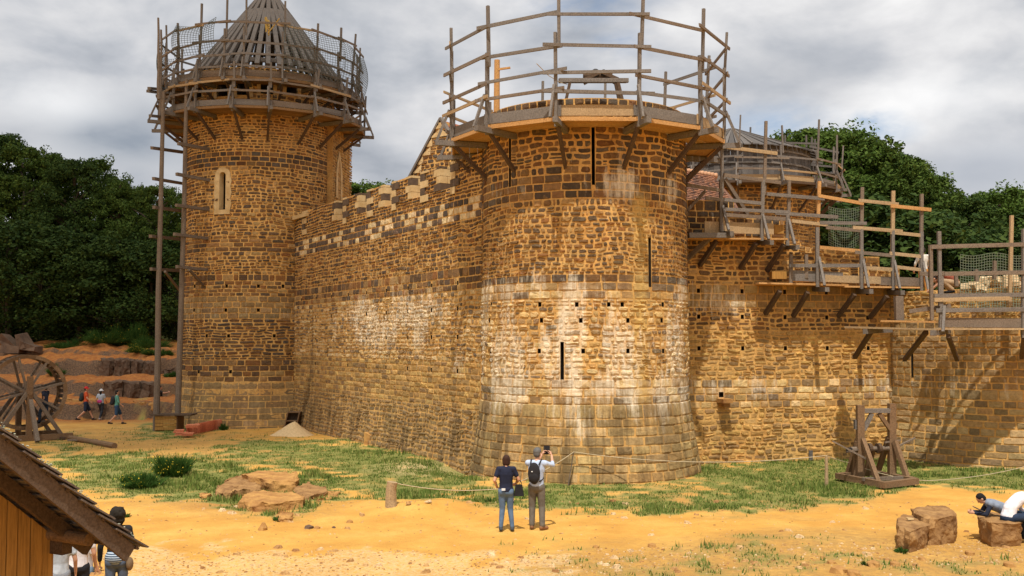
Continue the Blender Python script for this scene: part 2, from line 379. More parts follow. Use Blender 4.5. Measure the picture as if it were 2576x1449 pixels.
    at = me.attributes.new('suv', 'FLOAT_VECTOR', 'POINT'); at.data.foreach_set('vector', np.stack([SU, ZU, 0*SU+seed*3.7], 1).ravel())
    for nm, fn in (('lime', lime), ('grime', grime), ('wash', wash)):
        at = me.attributes.new(nm, 'FLOAT', 'POINT'); at.data.foreach_set('value', np.clip(fn(SU, ZU) if fn else 0*SU, 0, 1).ravel())
    return o
def cylmap(cx, cy, rf, R0):
    def f(s, z, o):
        r = rf(z)+o; a = s/R0; return np.stack([cx+r*np.sin(a), cy-r*np.cos(a), z], 1)
    return f
def wallmap(p0, p1, batter=None):
    p0 = np.array(p0, float); p1 = np.array(p1, float); d = (p1-p0); L = np.linalg.norm(d); d /= L; nrm = np.array([d[1], -d[0]])
    def f(s, z, o):
        if batter is not None: o = o+batter(z)
        return np.stack([p0[0]+d[0]*s+nrm[0]*o, p0[1]+d[1]*s+nrm[1]*o, z], 1)
    return f, L
def gaus(x, c, w): return np.exp(-((x-c)/w)**2)
M['sandrock'] = plain('ochre_rock', (.46, .25, .075), (.27, .125, .04), 2.2, b=.9, dist=.08, detail=9)
M['greyrock'] = plain('grey_brown_rock', (.17, .105, .065), (.085, .052, .033), 1.6, b=.9, dist=.1, detail=9)
M['benchrock'] = plain('brown_block_rock', (.36, .20, .075), (.19, .095, .035), 3.0, b=1, dist=.07, detail=9)
M['shake'] = woodmat('shake', (.075, .055, .045), (.12, .09, .075), (.19, .155, .13))
M['greyboard'] = woodmat('grey_board', (.075, .066, .06), (.115, .10, .09), (.17, .15, .135))
# ---------------- ground ----------------
def sstep(x, a, b): t = np.clip((x-a)/(b-a), 0, 1); return t*t*(3-2*t)
def hgt(X, Y):
    X = np.asarray(X, float); Y = np.asarray(Y, float)
    z = .10*(fbm(X*.35, Y*.35, 1)-.5)+.05*(fbm(X*1.7, Y*1.7, 2)-.5)+.02*(fbm(X*6, Y*6, 3, 2)-.5)
    # quarry benches at the left
    w = 1-sstep(X+.18*(Y-50), -14.0, -11.5); e = (fbm(X*.22, Y*.1, 5)-.5)*.9+(fbm(X*.9, Y*.3, 6)-.5)*.7; y = Y+e-.10*(X+20)
    q = .95*sstep(y, 54.2, 54.9)+.15*sstep(y, 55, 57)+.85*sstep(y, 57.2, 57.8)+.25*sstep(y, 58, 61.2)+.95*sstep(y, 61.5, 62.1)+.2*sstep(y, 62.2, 65)+.4*sstep(y, 65.5, 66)+.45*sstep(y, 66.5, 74)+.9*sstep(y, 74, 95)+9*sstep(Y, 92, 125)
    q = q*(1+.22*(fbm(X*.8, Y*.8, 8)-.5))+.16*(fbm(X*1.3, Y*1.6, 9)-.5)*np.minimum(1, q)
    z = z+q*w
    # gentle mounds
    z = z-.35*sstep(-Y, -20, -15)*sstep(-X, 4, 7)+.16*gaus(X, 6.3, 2.0)*gaus(Y, 20.8, 1.3)+.22*gaus(X, -2.0, 1.6)*gaus(Y, 25.3, .9)-.28*gaus(X, -1.6, 1.2)*gaus(Y, 33.6, 1.6)
    return z
def H(x, y): return float(hgt(x, y))
def GH(px, py):
    p = G(px, py)
    for _ in range(8): p = G(px, py, H(p.x, p.y))
    return p
def pix(X, Y, Z):
    c, s = math.cos(PITCH), math.sin(PITCH); dz = Z-CH; dep = Y*c+dz*s; v = -Y*s+dz*c; return 1288+F*X/dep, 724.5-F*v/dep
def inpoly(px, py, poly):
    r = np.zeros(px.shape, bool); n = len(poly)
    for i in range(n):
        x0, y0 = poly[i]; x1, y1 = poly[(i+1) % n]
        if y0 == y1: continue
        r ^= ((y0 > py) != (y1 > py)) & (px < (x1-x0)*(py-y0)/(y1-y0)+x0)
    return r
# where the turf lies (outlines on the level ground, taken through the camera once)
TURF = [([(60, 1100), (170, 1095), (330, 1112), (560, 1128), (640, 1100), (900, 1110), (1190, 1165), (1250, 1215), (1760, 1175), (2100, 1150), (2250, 1145), (2640, 1180), (2640, 1236), (2340, 1225), (2100, 1262), (1750, 1288), (1420, 1282), (1180, 1262), (1000, 1262), (860, 1240), (820, 1262), (760, 1300), (700, 1300), (640, 1275), (420, 1255), (250, 1250), (140, 1190)], .95),
        ([(1220, 1345), (1400, 1368), (1560, 1385), (1760, 1350), (1960, 1345), (2120, 1372), (2300, 1400), (2640, 1400), (2640, 1480), (1100, 1480), (1400, 1420)], .24),
        ([(0, 840), (450, 850), (450, 905), (300, 900), (0, 870)], .5), ([(330, 1070), (480, 1060), (560, 1090), (470, 1110), (340, 1100)], .8)]
BARE = [([(430, 1120), (700, 1150), (900, 1195), (960, 1262), (930, 1265), (880, 1235), (780, 1190), (540, 1150), (180, 1140), (60, 1120), (200, 1105)], .95), ([(1150, 1215), (1230, 1200), (1260, 1230), (1190, 1262), (1120, 1262)], .6), ([(1480, 1190), (1800, 1185), (1840, 1250), (1700, 1270), (1560, 1260)], .45)]
def turf(X, Y):
    px, py = pix(X, Y, 0*X); n = fbm(X*1.1, Y*1.1, 31); k = fbm(X*.5, Y*.5, 32)
    px2 = px+(n-.5)*110; py2 = py+(k-.5)*34+(n-.5)*22; g = np.zeros(X.shape)
    for ox, oy in ((-70, 0), (70, 0), (0, -16), (0, 16), (-35, 9), (35, -9), (0, 0)):
        h = np.zeros(X.shape)
        for p, w in TURF: h = np.where(inpoly(px2+ox, py2+oy, p), np.maximum(h, w), h)
        for p, w in BARE: h = np.where(inpoly(px2+ox, py2+oy, p), h*(1-w), h)
        g = g+h/7
    n2 = fbm(X*2.2, Y*2.2, 33, 5); return np.clip(g*1.15+(n2-.5)*2.3-.20, 0, 1)*np.minimum(1, g*3)
def make_ground():
    xs = np.concatenate([-np.geomspace(1500, 48, 14), np.arange(-44, -30, .45), np.arange(-30, 18, .13), np.arange(18, 34, .6), np.geomspace(36, 1500, 14)])
    ys = np.concatenate([-np.geomspace(400, 4, 8), np.arange(0, 15, 1.5), np.arange(15, 36, .12), np.arange(36, 72, .24), np.arange(72, 110, 2), np.geomspace(112, 3000, 14)])
    X, Y = np.meshgrid(xs, ys); Z = hgt(X, Y); nx, ny = len(xs), len(ys); V = np.stack([X.ravel(), Y.ravel(), Z.ravel()], 1)
    i = np.arange(nx-1)[None, :]+np.arange(ny-1)[:, None]*nx; Fq = np.stack([i, i+1, i+1+nx, i+nx], -1).reshape(-1, 4)
    m, nt, bs = mat('sandy_ground'); c = coord(nt); n1 = nz(nt, c, .7, 6, .6); n2 = nz(nt, c, 5, 8, .65); n3 = nz(nt, c, 34, 5, .7); n4 = nz(nt, c, 13, 6, .75)
    sand = ramp(nt, n1, [(.32, (.51, .25, .047)), (.5, (.60, .318, .065)), (.68, (.67, .385, .095))])
    sand = mixc(nt, mrange(nt, n2, .5, .7, 0, .55), sand, (.55, .26, .06)); sand = mixc(nt, mrange(nt, n3, .56, .7, 0, .6), sand, (.36, .19, .06))
    red = mixc(nt, mrange(nt, n2, .4, .65), (.32, .10, .022), (.46, .19, .04)); red = mixc(nt, mrange(nt, n4, .5, .62, 0, .6), red, (.24, .10, .035))
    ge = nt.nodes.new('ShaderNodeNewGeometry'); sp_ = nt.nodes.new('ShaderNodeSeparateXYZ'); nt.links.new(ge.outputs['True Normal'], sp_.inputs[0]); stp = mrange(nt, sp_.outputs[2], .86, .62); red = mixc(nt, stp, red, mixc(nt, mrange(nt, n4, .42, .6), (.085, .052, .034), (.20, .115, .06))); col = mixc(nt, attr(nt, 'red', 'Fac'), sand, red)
    gr = mixc(nt, mrange(nt, n4, .38, .62), (.105, .15, .028), (.22, .205, .055)); gr = mixc(nt, mrange(nt, n1, .5, .72, 0, .45), gr, (.34, .25, .09))
    gm = mth(nt, 'MULTIPLY', attr(nt, 'turf', 'Fac'), 1.5, clamp=True); gm = mth(nt, 'MULTIPLY', gm, mrange(nt, n4, .3, .5, .45, 1), clamp=True)
    col = mixc(nt, mth(nt, 'MULTIPLY', attr(nt, 'turf', 'Fac'), 2.2, clamp=True), col, (.40, .275, .085)); gm = mth(nt, 'POWER', gm, 1.4); col = mixc(nt, mth(nt, 'MULTIPLY', attr(nt, 'dirt', 'Fac'), mrange(nt, n2, .35, .6, .35, 1), clamp=True), col, mixc(nt, mrange(nt, n4, .4, .62), (.42, .235, .065), (.30, .17, .055))); col = mixc(nt, gm, col, gr); col = mixc(nt, mth(nt, 'MULTIPLY', attr(nt, 'rub', 'Fac'), mrange(nt, n4, .42, .55)), col, (.62, .45, .24))
    nt.links.new(col, bs.inputs['Base Color'])
    bump(nt, bs, mth(nt, 'ADD', mth(nt, 'ADD', n2, mth(nt, 'MULTIPLY', n4, .5)), mth(nt, 'MULTIPLY', n3, .35)), .9, .06)
    o = mkobj('ground', V, Fq, m, None, True); o['kind'] = 'structure'; me = o.data
    g = turf(X.ravel(), Y.ravel()); red = np.clip((1-sstep(X+.18*(Y-50), -14, -11.5))*sstep(Y, 50.5, 54), 0, 1).ravel(); red = np.maximum(red, .75*(gaus(X, -6.8, 1.3)*gaus(Y, 26, 1)).ravel())
    far = (sstep(Y, 74, 82)*(1-sstep(X, -12, -8))).ravel(); red = red*(1-far); g = np.maximum(g, far)
    px, py = pix(X, Y, 0*X); rub = (inpoly(px+(fbm(X, Y, 77)-.5)*200, py+(fbm(X*1.5, Y*1.5, 78)-.5)*120, [(300, 1385), (900, 1392), (1400, 1412), (1400, 1500), (200, 1500)])*.7).ravel()
    rub = np.maximum(rub, .8*(gaus(X, -3.2, 1.2)*gaus(Y, 33.5, 1.6)).ravel())
    dirt = 0*rub; jx = (fbm(X*.8, Y*.8, 81)-.5)*220; jy = (fbm(X*.8, Y*.8, 82)-.5)*60
    for ox, oy in ((0, 0), (60, 10), (-60, -10), (30, -14), (-30, 14)):
        for pl in ([(1350, 1395), (1700, 1360), (1900, 1335), (2250, 1345), (2640, 1360), (2640, 1500), (1250, 1500)], [(280, 1262), (600, 1270), (900, 1275), (800, 1300), (400, 1290)], [(60, 1085), (340, 1075), (620, 1095), (900, 1180), (560, 1165), (150, 1140)], [(1500, 1225), (1820, 1225), (2300, 1240), (2100, 1275), (1650, 1290)]): dirt = dirt+(inpoly(px+jx+ox, py+jy+oy, pl)*.17).ravel()
    for nm, a in (('turf', g), ('red', red), ('rub', rub), ('dirt', dirt)): me.attributes.new(nm, 'FLOAT', 'POINT').data.foreach_set('value', a)
    return o
make_ground()
def make_grass():
    rs = np.random.RandomState(5); Vs = []; Fs = []; Cs = []; cnt = 0
    n = 1150000; u = rs.uniform(-.56, .56, n); yy = 17+33*rs.uniform(0, 1, n)**1.0; X = u*yy; Y = yy; g = turf(X, Y)
    dens = np.where(Y < 24, .55, 1)*np.clip(24/Y, .4, 1.1); cl = fbm(X*3, Y*3, 55); keep = (rs.uniform(0, 1, n) < g*dens*np.clip((cl-.36)*5, .08, 1)*.62)
    keep &= ((X-TC[0])**2+(Y-TC[1])**2 > 3.6**2) & ((X-LC[0])**2+(Y-LC[1])**2 > 4**2)
    X, Y, cl = X[keep], Y[keep], cl[keep]; n = len(X); Z = hgt(X, Y)-.01
    tall = fbm(X*.8, Y*.8, 56); h = rs.uniform(.03, .085, n)*(1+1.6*np.clip((tall-.5)*4, 0, 1)); a = rs.uniform(0, 6.283, n); w = rs.uniform(.010, .022, n); ln = rs.uniform(0, .7, n)*h; b = rs.uniform(0, 6.283, n)
    dx, dy = np.cos(a)*w, np.sin(a)*w
    V = np.stack([np.stack([X-dx, Y-dy, Z], 1), np.stack([X+dx, Y+dy, Z], 1), np.stack([X+np.cos(b)*ln, Y+np.sin(b)*ln, Z+h], 1)], 1).reshape(-1, 3)
    Fc = np.arange(3*n).reshape(-1, 3); m, nt, bs = mat('grass_blades'); g = nt.nodes.new('ShaderNodeNewGeometry'); c = coord(nt); k = nz(nt, c, .6, 4)
    t = mth(nt, 'ADD', mth(nt, 'MULTIPLY', g.outputs['Random Per Island'], .6), mth(nt, 'MULTIPLY', k, .5))
    nt.links.new(ramp(nt, t, [(.15, (.055, .095, .013)), (.5, (.105, .155, .025)), (.78, (.19, .205, .045)), (.97, (.42, .36, .12))]), bs.inputs['Base Color'])
    o = mkobj('grass', V, Fc, m); o['kind'] = 'stuff'; tag(o, 'short green and straw grass growing in patches before the castle', 'grass')
TC = (2.42, 33.3); LC = (-13.47, 52.8)
make_grass()
# loose pebbles and chips on the sand
def make_pebbles():
    rs = np.random.RandomState(9); m = MB(); n = 0
    while n < 3400:
        px = rs.uniform(150, 2576)
        if rs.rand() < .62: py = rs.uniform(1385, 1449)-(max(0, px-1300)/1300*30)
        else: py = 1262+rs.uniform(0, 1)**2*190
        p = GH(px, py); s = rs.uniform(.009, .03)*(1+2.2*(rs.rand() < .05)); q = [rs.uniform(.5, 1.3) for _ in range(8)]; k = len(m.v); a = rs.uniform(0, 3)
        for i in range(5): t = a+i*1.257; m.v.append((p.x+math.cos(t)*s*1.3*q[i], p.y+math.sin(t)*s*q[i], p.z-.01))
        for i in range(5): t = a+i*1.257+.2; m.v.append((p.x+math.cos(t)*s*.8*q[i], p.y+math.sin(t)*s*.6*q[i], p.z+s*.6*q[(i+2) % 8]))
        m.f += [(k+i, k+(i+1) % 5, k+5+(i+1) % 5, k+5+i) for i in range(5)]+[tuple(k+5+i for i in range(5))]; n += 1
    o = B('pebbles', m, woodmat('pebble_stone', (.30, .14, .05), (.50, .29, .11), (.66, .48, .27))); o['kind'] = 'stuff'; tag(o, 'scattered ochre pebbles and stone chips on the sand', 'pebbles')
make_pebbles()
# ---------------- castle ----------------
M['ironstone'] = plain('ironstone', (.13, .085, .052), (.075, .05, .035), scale=5, b=.6)
def cyl_hit(px, py, cx, cy, rf, R0):
    u = (px-1288)/F; v = (724.5-py)/F; d = Vector((u, math.cos(PITCH)-v*math.sin(PITCH), math.sin(PITCH)+v*math.cos(PITCH)))
    r = rf(8.0) if not isinstance(rf, (int, float)) else rf
    for _ in range(3):
        a = d.x**2+d.y**2; b = -2*(d.x*cx+d.y*cy); c = cx*cx+cy*cy-r*r; D = max(b*b-4*a*c, 0); t = (-b-math.sqrt(D))/(2*a)
        z = CH+d.z*t; r = float(rf(np.array([z]))[0]) if not isinstance(rf, (int, float)) else rf
    return math.atan2(d.x*t-cx, cy-d.y*t)*R0, z
def holepx(px, py, w, h, *c):
    s, z = cyl_hit(px, py, *c); return (s-w/2, s+w/2, z-h/2, z+h/2)
def slitpx(px, y0, y1, w, *c):
    s, z1 = cyl_hit(px, y0, *c); _, z0 = cyl_hit(px, y1, *c); return (s-w/2, s+w/2, z0, z1)
# big round corner tower
TC = (2.42, 33.3); TR = 3.42
trf = lambda z: TR+.34*np.clip((2.32-z)/2.3, 0, 1.3)**1.15+.035*(z < 2.32)-.02*np.clip((z-4)/8, 0, 1)
c = (TC[0], TC[1], trf, TR)
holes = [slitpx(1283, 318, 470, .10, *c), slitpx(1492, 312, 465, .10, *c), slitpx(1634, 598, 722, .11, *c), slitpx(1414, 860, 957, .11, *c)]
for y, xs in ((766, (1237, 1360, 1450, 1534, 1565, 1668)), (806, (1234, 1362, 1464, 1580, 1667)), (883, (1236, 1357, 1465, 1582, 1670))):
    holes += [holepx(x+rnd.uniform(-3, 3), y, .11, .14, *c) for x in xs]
bt = thing('round_tower', (TC[0], TC[1], 0), 'big sunlit round corner tower of ochre stone with flared base and narrow arrow slits', 'tower')
bands = [(-.5, 2.32, 'course', 'olive', (.25, .29), (.35, .85)), (2.32, 3.08, 'course', 'pale', (.24, .26), (.35, .8)), (3.08, 5.5, 'rubble', 'pale', (.11, .20), (.16, .40)),
         (5.5, 6.0, 'course', 'pale', (.24, .25), (.35, .75)), (6.0, 6.25, 'course', 'dark', (.25, .25), (.25, .6)), (6.25, 8.55, 'rubble', 'brown', (.11, .19), (.14, .34)),
         (8.55, 9.3, 'course', 'dark', (.24, .26), (.25, .6)), (9.3, 10.9, 'rubble', 'dark', (.17, .26), (.22, .50)), (10.9, 11.4, 'rubble', 'brown', (.14, .18), (.2, .4)), (11.4, 11.62, 'course', 'dark', (.2, .22), (.22, .36))]
def tlime(s, z):
    q = .12+.25*np.clip((6-z)/2, 0, 1)*np.clip((z-1.8)/.5, 0, 1)+1.25*gaus(z, 2.78, .38)*(.6+.5*np.sin(s*2.1+1))+.44*gaus(z, 4.2, 1.0)*(.5+.9*gaus(s, 1.1, .35)+.9*gaus(s, -.9, .6)+.4*gaus(s, -2.2, .5))+.35*gaus(z, 5.8, .5)+.42*gaus(z, 9, .45)*(.4+gaus(s, .9, .5)+gaus(s, 3.0, .8))+.25*gaus(z, 1.9, .35)
    q = q+1.2*(gaus(s, -.35, .14)*gaus(z, 1.7, .25)) + .22
    return q*(.35+1.3*vnoise(s*1.7, z*.8, 41))
def tgrime(s, z): return 1.0*np.clip((2.4-z)/.4, 0, 1)*(.3+.8*vnoise(s*1.4, z*.3, 3))+.25*gaus(z, 7, 2)
masonry('wall', cylmap(*TC, trf, TR), (-math.pi*TR, math.pi*TR), bands, holes, parent=bt, seed=11, wash=lambda s, z: .85*np.clip(1-np.abs(s-1.55)/.42, 0, .8)/.8*np.clip((z-2.3)/.3, 0, 1)*np.clip((9-z)/.5, 0, 1)*(.5+.8*vnoise(s*2, z*1.2, 6)), lime=tlime, grime=tgrime, stone_s=(-1.95*TR, 1.95*TR), closed=True, tint=(1.12, 1.1, 1.02))
m = MB(); pts = [(TC[0]+2.9*math.cos(t*math.pi/12), TC[1]+2.9*math.sin(t*math.pi/12), 11.35) for t in range(24)]; m.prism(pts, (0, 0, -.2)); B('tower_floor', m, M['oldwood'], bt)
m = MB()                   # white patch where plaster was tried on the base
# winch frame on the tower top
wf = thing('windlass', (3.4, 32.2, 11.4), 'dark timber windlass with trestle legs and rope drum on the big tower top', 'windlass')
w0 = P(1410, 250, 32.4); w1 = P(1575, 250, 32.4)
zt = P(1410, 205, 32.4).z
for yy in (-.35, .35):
    for k in (.1, .9):
        x = w0.x+(w1.x-w0.x)*k; m = MB(); m.beam((x-.2*(1 if k < .5 else -1), 32.4+yy, 11.4), (x+.1*(1 if k < .5 else -1), 32.4+yy*.8, zt), .1, .12); B('leg', m, M['darkwood'], wf)
    m = MB(); m.beam((w0.x-.05, 32.4+yy*.8, zt+.03+yy*.2), (w1.x+.05, 32.4+yy*.8, zt+.03+yy*.2), .14, .13); B('beam', m, M['oldwood'] if yy < 0 else M['darkwood'], wf)
    for sg in (-1, 1):
        x = (w0.x+w1.x)/2+.25; m = MB(); m.beam((x+sg*.55, 32.4+yy*.8, zt), (x+sg*.05, 32.4+yy*.5, zt+.25), .08, .1); B('brace', m, M['darkwood'], wf)
m = MB(); m.tube([(w0.x+.75, 32.4, zt+.18), (w1.x-.45, 32.4, zt+.18)], .10, 12); B('drum', m, M['darkwood'], wf)
m = MB(); m.ell((w0.x+1.15, 32.3, zt+.26), (.14, .12, .14)); m.ell((w0.x+1.42, 32.3, zt+.26), (.1, .1, .12)); B('pulley', m, M['iron'], wf, True)
# left tower
LC = (-13.47, 52.8); LR = 3.85
lrf = lambda z: LR+.42*np.clip((1.9-z)/2, 0, 1.2)**1.3+.03*(z < 2.2)+.16*np.clip((9-z)/9, 0, 1)
c = (LC[0], LC[1], lrf, LR)
lt = thing('chapel_tower', (LC[0], LC[1], 0), 'round tower under its bare rafter cone on the left, with a cream arched window', 'tower')
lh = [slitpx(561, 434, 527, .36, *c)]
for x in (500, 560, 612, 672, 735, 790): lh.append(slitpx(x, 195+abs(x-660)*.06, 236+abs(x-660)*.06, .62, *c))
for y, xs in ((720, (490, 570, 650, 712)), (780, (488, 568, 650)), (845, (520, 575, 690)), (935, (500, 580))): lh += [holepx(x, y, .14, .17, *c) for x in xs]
zz = lambda y: CH+(860-y)/51.0
bands = [(-.5, zz(960), 'smooth', 'dull', (.27, .31), (.45, 1.2)), (zz(960), zz(905), 'course', 'brown', (.26, .28), (.35, .8)), (zz(905), zz(802), 'rubble', 'dark', (.12, .2), (.25, .6)),
         (zz(802), zz(745), 'course', 'dull', (.26, .29), (.35, .75)), (zz(745), zz(690), 'course', 'brown', (.17, .22), (.25, .6)), (zz(690), zz(632), 'rubble', 'brown', (.12, .19), (.2, .45)),
         (zz(632), zz(600), 'course', 'brown', (.2, .24), (.35, .8)), (zz(600), zz(415), 'rubble', 'brown', (.13, .22), (.2, .45)), (zz(415), zz(377), 'course', 'dark', (.24, .26), (.3, .55)),
         (zz(377), zz(275), 'rubble', 'brown', (.12, .2), (.18, .42)), (zz(275), 17.9, 'rubble', 'brown', (.16, .25), (.25, .5))]
masonry('wall', cylmap(*LC, lrf, LR), (-math.pi*LR, math.pi*LR), bands, lh, parent=lt, seed=23, closed=True, stone_s=(-1.7*LR, 1.9*LR),
        lime=lambda s, z: .42*gaus(z, 5.6, .8)+.40*gaus(z, 13.6, .5)*gaus(s, .3, 2)+.12, grime=lambda s, z: .4*np.clip((2.2-z), 0, 1)+.25*gaus(z, 4, 1.6))
m = MB(); m.prism([(LC[0]+3.3*math.cos(t*math.pi/12), LC[1]+3.3*math.sin(t*math.pi/12), 15.8) for t in range(24)], (0, 0, -.2)); B('tower_floor', m, M['oldwood'], lt); m = MB(); m.prism([(LC[0]+3.6*math.cos(t*math.pi/12), LC[1]+3.6*math.sin(t*math.pi/12), 17.75) for t in range(24)], (0, 0, -.2)); B('tower_ceiling', m, M['oldwood'], lt)
# arched window surround, following the tower's curve
def cylpt(s, z, o, C=LC, rf=lrf, R0=LR): r = float(rf(np.array([z]))[0])+o; a = s/R0; return Vector((C[0]+r*math.sin(a), C[1]-r*math.cos(a), z))
def surround(s0, za, zb, wi, wo, name, parent, C=LC, rf=lrf, R0=LR, pointed=False):
    m = MB(); inn = []; outt = []
    zs = np.linspace(za, zb-wi, 7)
    for i, z in enumerate(zs): inn.append((-wi, z)); outt.append((-wo-(.07 if i % 2 else 0), z))
    for k in range(1, 12):
        a = math.pi-k*math.pi/12; st = 1.7 if pointed else 1
        inn.append((wi*math.cos(a), zb-wi+wi*st*math.sin(a))); outt.append((wo*math.cos(a), zb-wi+(wo*st)*math.sin(a)))
    for i, z in reversed(list(enumerate(zs))): inn.append((wi, z)); outt.append((wo+(.07 if i % 2 else 0), z))
    n = len(inn)
    for (s, z) in outt: m.v.append(tuple(cylpt(s0+s, z, -.02, C, rf, R0)))
    for (s, z) in outt: m.v.append(tuple(cylpt(s0+s*.99, z, .05, C, rf, R0)))
    for (s, z) in inn: m.v.append(tuple(cylpt(s0+s, z, .045, C, rf, R0)))
    for (s, z) in inn: m.v.append(tuple(cylpt(s0+s*.72+.02, z-.01, -.25, C, rf, R0)))
    for i in range(n-1):
        for k in range(3): m.f.append((k*n+i, k*n+i+1, (k+1)*n+i+1, (k+1)*n+i))
    o = B(name, m, M['cream'], parent)
    m = MB(); m.quadbox([cylpt(s0+x, z, o, C, rf, R0) for z in (za-.22, za) for x, o in ((-wo, .08), (wo, .08), (wo, -.1), (-wo, -.1))]); B('window_sill', m, M['cream'], parent)
h = lh[0]; surround((h[0]+h[1])/2+.0, h[2]-.02, h[3]+.02, .17, .42, 'window_surround', lt)
for i in range(1, 7):
    h2 = lh[i]; s0 = (h2[0]+h2[1])/2
    for sg in (-1, 1):
        m = MB(); m.quadbox([cylpt(s0+sg*.40+x, z, o) for z in (h2[2]-.1, h2[3]+.1) for x, o in ((-.09, .04), (.09, .04), (.09, -.1), (-.09, -.1))]); B('window_jamb', m, M['cream'], lt)
# annex wall with the pointed window, joined to the left tower
a0 = P(834, 700, 51.8); a1 = P(882, 700, 55.6); f, L = wallmap((a0.x, a0.y), (a1.x, a1.y))
masonry('annex_wall', f, (0, L), [(-.3, 8, 'rubble', 'brown', (.14, .2), (.25, .5)), (8, 16.5, 'rubble', 'ochre', (.12, .19), (.2, .42))], parent=lt, seed=31, T=1.2, grime=lambda s, z: 0*s+.3)
m = MB(); zb = P(848, 500, 52.8).z; zt2 = P(848, 385, 52.8).z; d = Vector((a1.x-a0.x, a1.y-a0.y, 0)).normalized(); nn = Vector((d.y, -d.x, 0))
def anp(s, z, o): return Vector((a0.x, a0.y, 0))+d*s+nn*o+Vector((0, 0, z))
ol = [(.55, zb), (.55, zt2-1.2), (.72, zt2-.6), (1.15, zt2+.15), (1.58, zt2-.6), (1.75, zt2-1.2), (1.75, zb)]
il = [(.85, zb), (.85, zt2-1.25), (.95, zt2-.8), (1.15, zt2-.3), (1.35, zt2-.8), (1.45, zt2-1.25), (1.45, zb)]
k = len(ol)
m.v += [tuple(anp(s, z, .03)) for s, z in ol]+[tuple(anp(s, z, .06)) for s, z in ol]+[tuple(anp(s, z, .06)) for s, z in il]+[tuple(anp(s, z, .012)) for s, z in il]
for i in range(k-1):
    for r_ in range(3): m.f.append((r_*k+i, r_*k+i+1, (r_+1)*k+i+1, (r_+1)*k+i))
B('pointed_window_surround', m, M['cream'], lt)
m = MB(); m.poly([anp(s, z, .03) for s, z in il]); B('window_infill', m, plain('ochre_infill', (.45, .27, .10)), lt)
# rafter cone of the left tower
cone = thing('roof_frame', (LC[0]+.1, LC[1], 18.2), 'bare conical roof frame of grey rafters on the left tower', 'roof frame')
ap = Vector((LC[0]+.3, LC[1], 23.4)); NR = 46
for k in range(NR):
    t = 2*math.pi*k/NR+.05; full = k % 2 == 0; b = Vector((ap.x+4.05*math.cos(t), ap.y+4.05*math.sin(t), 18.0))
    e = ap.lerp(b, .07 if full else .31); m = MB(); m.beam(b, e, .22, .17, up=(math.cos(t), math.sin(t), 0), j=.012); B('rafter', m, M['oldwood'], cone)
for zc, w in ((21.75, .14), (18.35, .2), (20.2, .1)):
    rr = (23.4-zc)/5.4*4.05-.14; m = MB(); n = 16
    for k in range(n): a = 2*math.pi*k/n; b = 2*math.pi*(k+1)/n; m.beam((ap.x+rr*math.cos(a), ap.y+rr*math.sin(a), zc), (ap.x+rr*math.cos(b), ap.y+rr*math.sin(b), zc), w, w)
    B('ring_beam', m, M['oldwood'], cone)
m = MB(); m.tube([(ap.x, ap.y, 17.8), (ap.x, ap.y, 23.9)], .14, 8); B('king_post', m, M['oldwood'], cone)
# curtain wall between the towers
W0 = Vector((-11.0, 50.0)); W1 = Vector((-.65, 32.84)); f, CL = wallmap(W0, W1, batter=lambda z: .30*np.clip((2.1-z)/2.2, 0, 1.2)**1.4)
cd_ = (W1-W0).normalized(); cn = Vector((cd_.y, -cd_.x))
def linehit(px, A, D):
    u = (px-1288)/F; t = (u*A.y-A.x)/(D.x-u*D.y); return t
cw = thing('curtain_wall', (W0.x, W0.y, 0), 'long shaded curtain wall with chequered string courses and battlements between the two big towers', 'wall')
pil = [linehit(x, W0, cd_) for x in (764, 868, 929, 993, 1066, 1143)]; pil = [p-.22 for p in pil]
top = [(0, pil[0]-.05, 10.75)]
for i, p in enumerate(pil):
    e = pil[i+1]-.85 if i < 5 else CL+.1
    top.append((p, e, 10.62+.0*i));
    if i < 5: top.append((e, pil[i+1], 9.72))
top = [(top[0][0], pil[0], 10.3)]+top[1:]
lh2 = []
for y, xs in ((775, (1035, 1290/1.2, 1120, 1160)), ):
    pass
ch = [(s-.06, s+.06, z, z+.15) for z in (6.2, 5.3, 4.3, 3.1) for s in np.arange(1.2, CL-.5, 2.05)]
bands = [(-.7, 1.9, 'rubble', 'dull', (.13, .21), (.2, .46)), (1.9, 3.5, 'course', 'ochre', (.17, .23), (.25, .6)), (3.5, 6.0, 'rubble', 'pale', (.11, .2), (.2, .42)),
         (6.0, 6.8, 'course', 'brown', (.22, .24), (.25, .55)), (6.8, 8.45, 'rubble', 'brown', (.13, .2), (.2, .42)), (8.45, 9.21, 'course', 'checker', (.25, .256), (.28, .5)),
         (9.21, 9.72, 'rubble', 'dark', (.12, .17), (.2, .4)), (9.72, 10.75, 'rubble', 'dark', (.12, .17), (.2, .4))]
def clime(s, z): return (1.0*gaus(z, 5.0, 1.3)*gaus(s, 11.5, 6)+.45*gaus(z, 3.3, .8)*gaus(s, 17, 2.5)+.14)*(.4+1.1*vnoise(s*.9, z*.9, 13))
cwall = masonry('wall', f, (0, CL), bands, ch, top=top, T=.9, parent=cw, seed=37, lime=clime,
        grime=lambda s, z: .85*np.clip((2.4-z)/1.5, 0, 1)*(.4+.7*vnoise(s*.8, z*.5, 4))+.8*gaus(s, 2.6, .45)*np.clip((6.5-z)/2, 0, 1))
def cpt(s, z, o): v = W0+cd_*s+cn*o; return Vector((v.x, v.y, z))
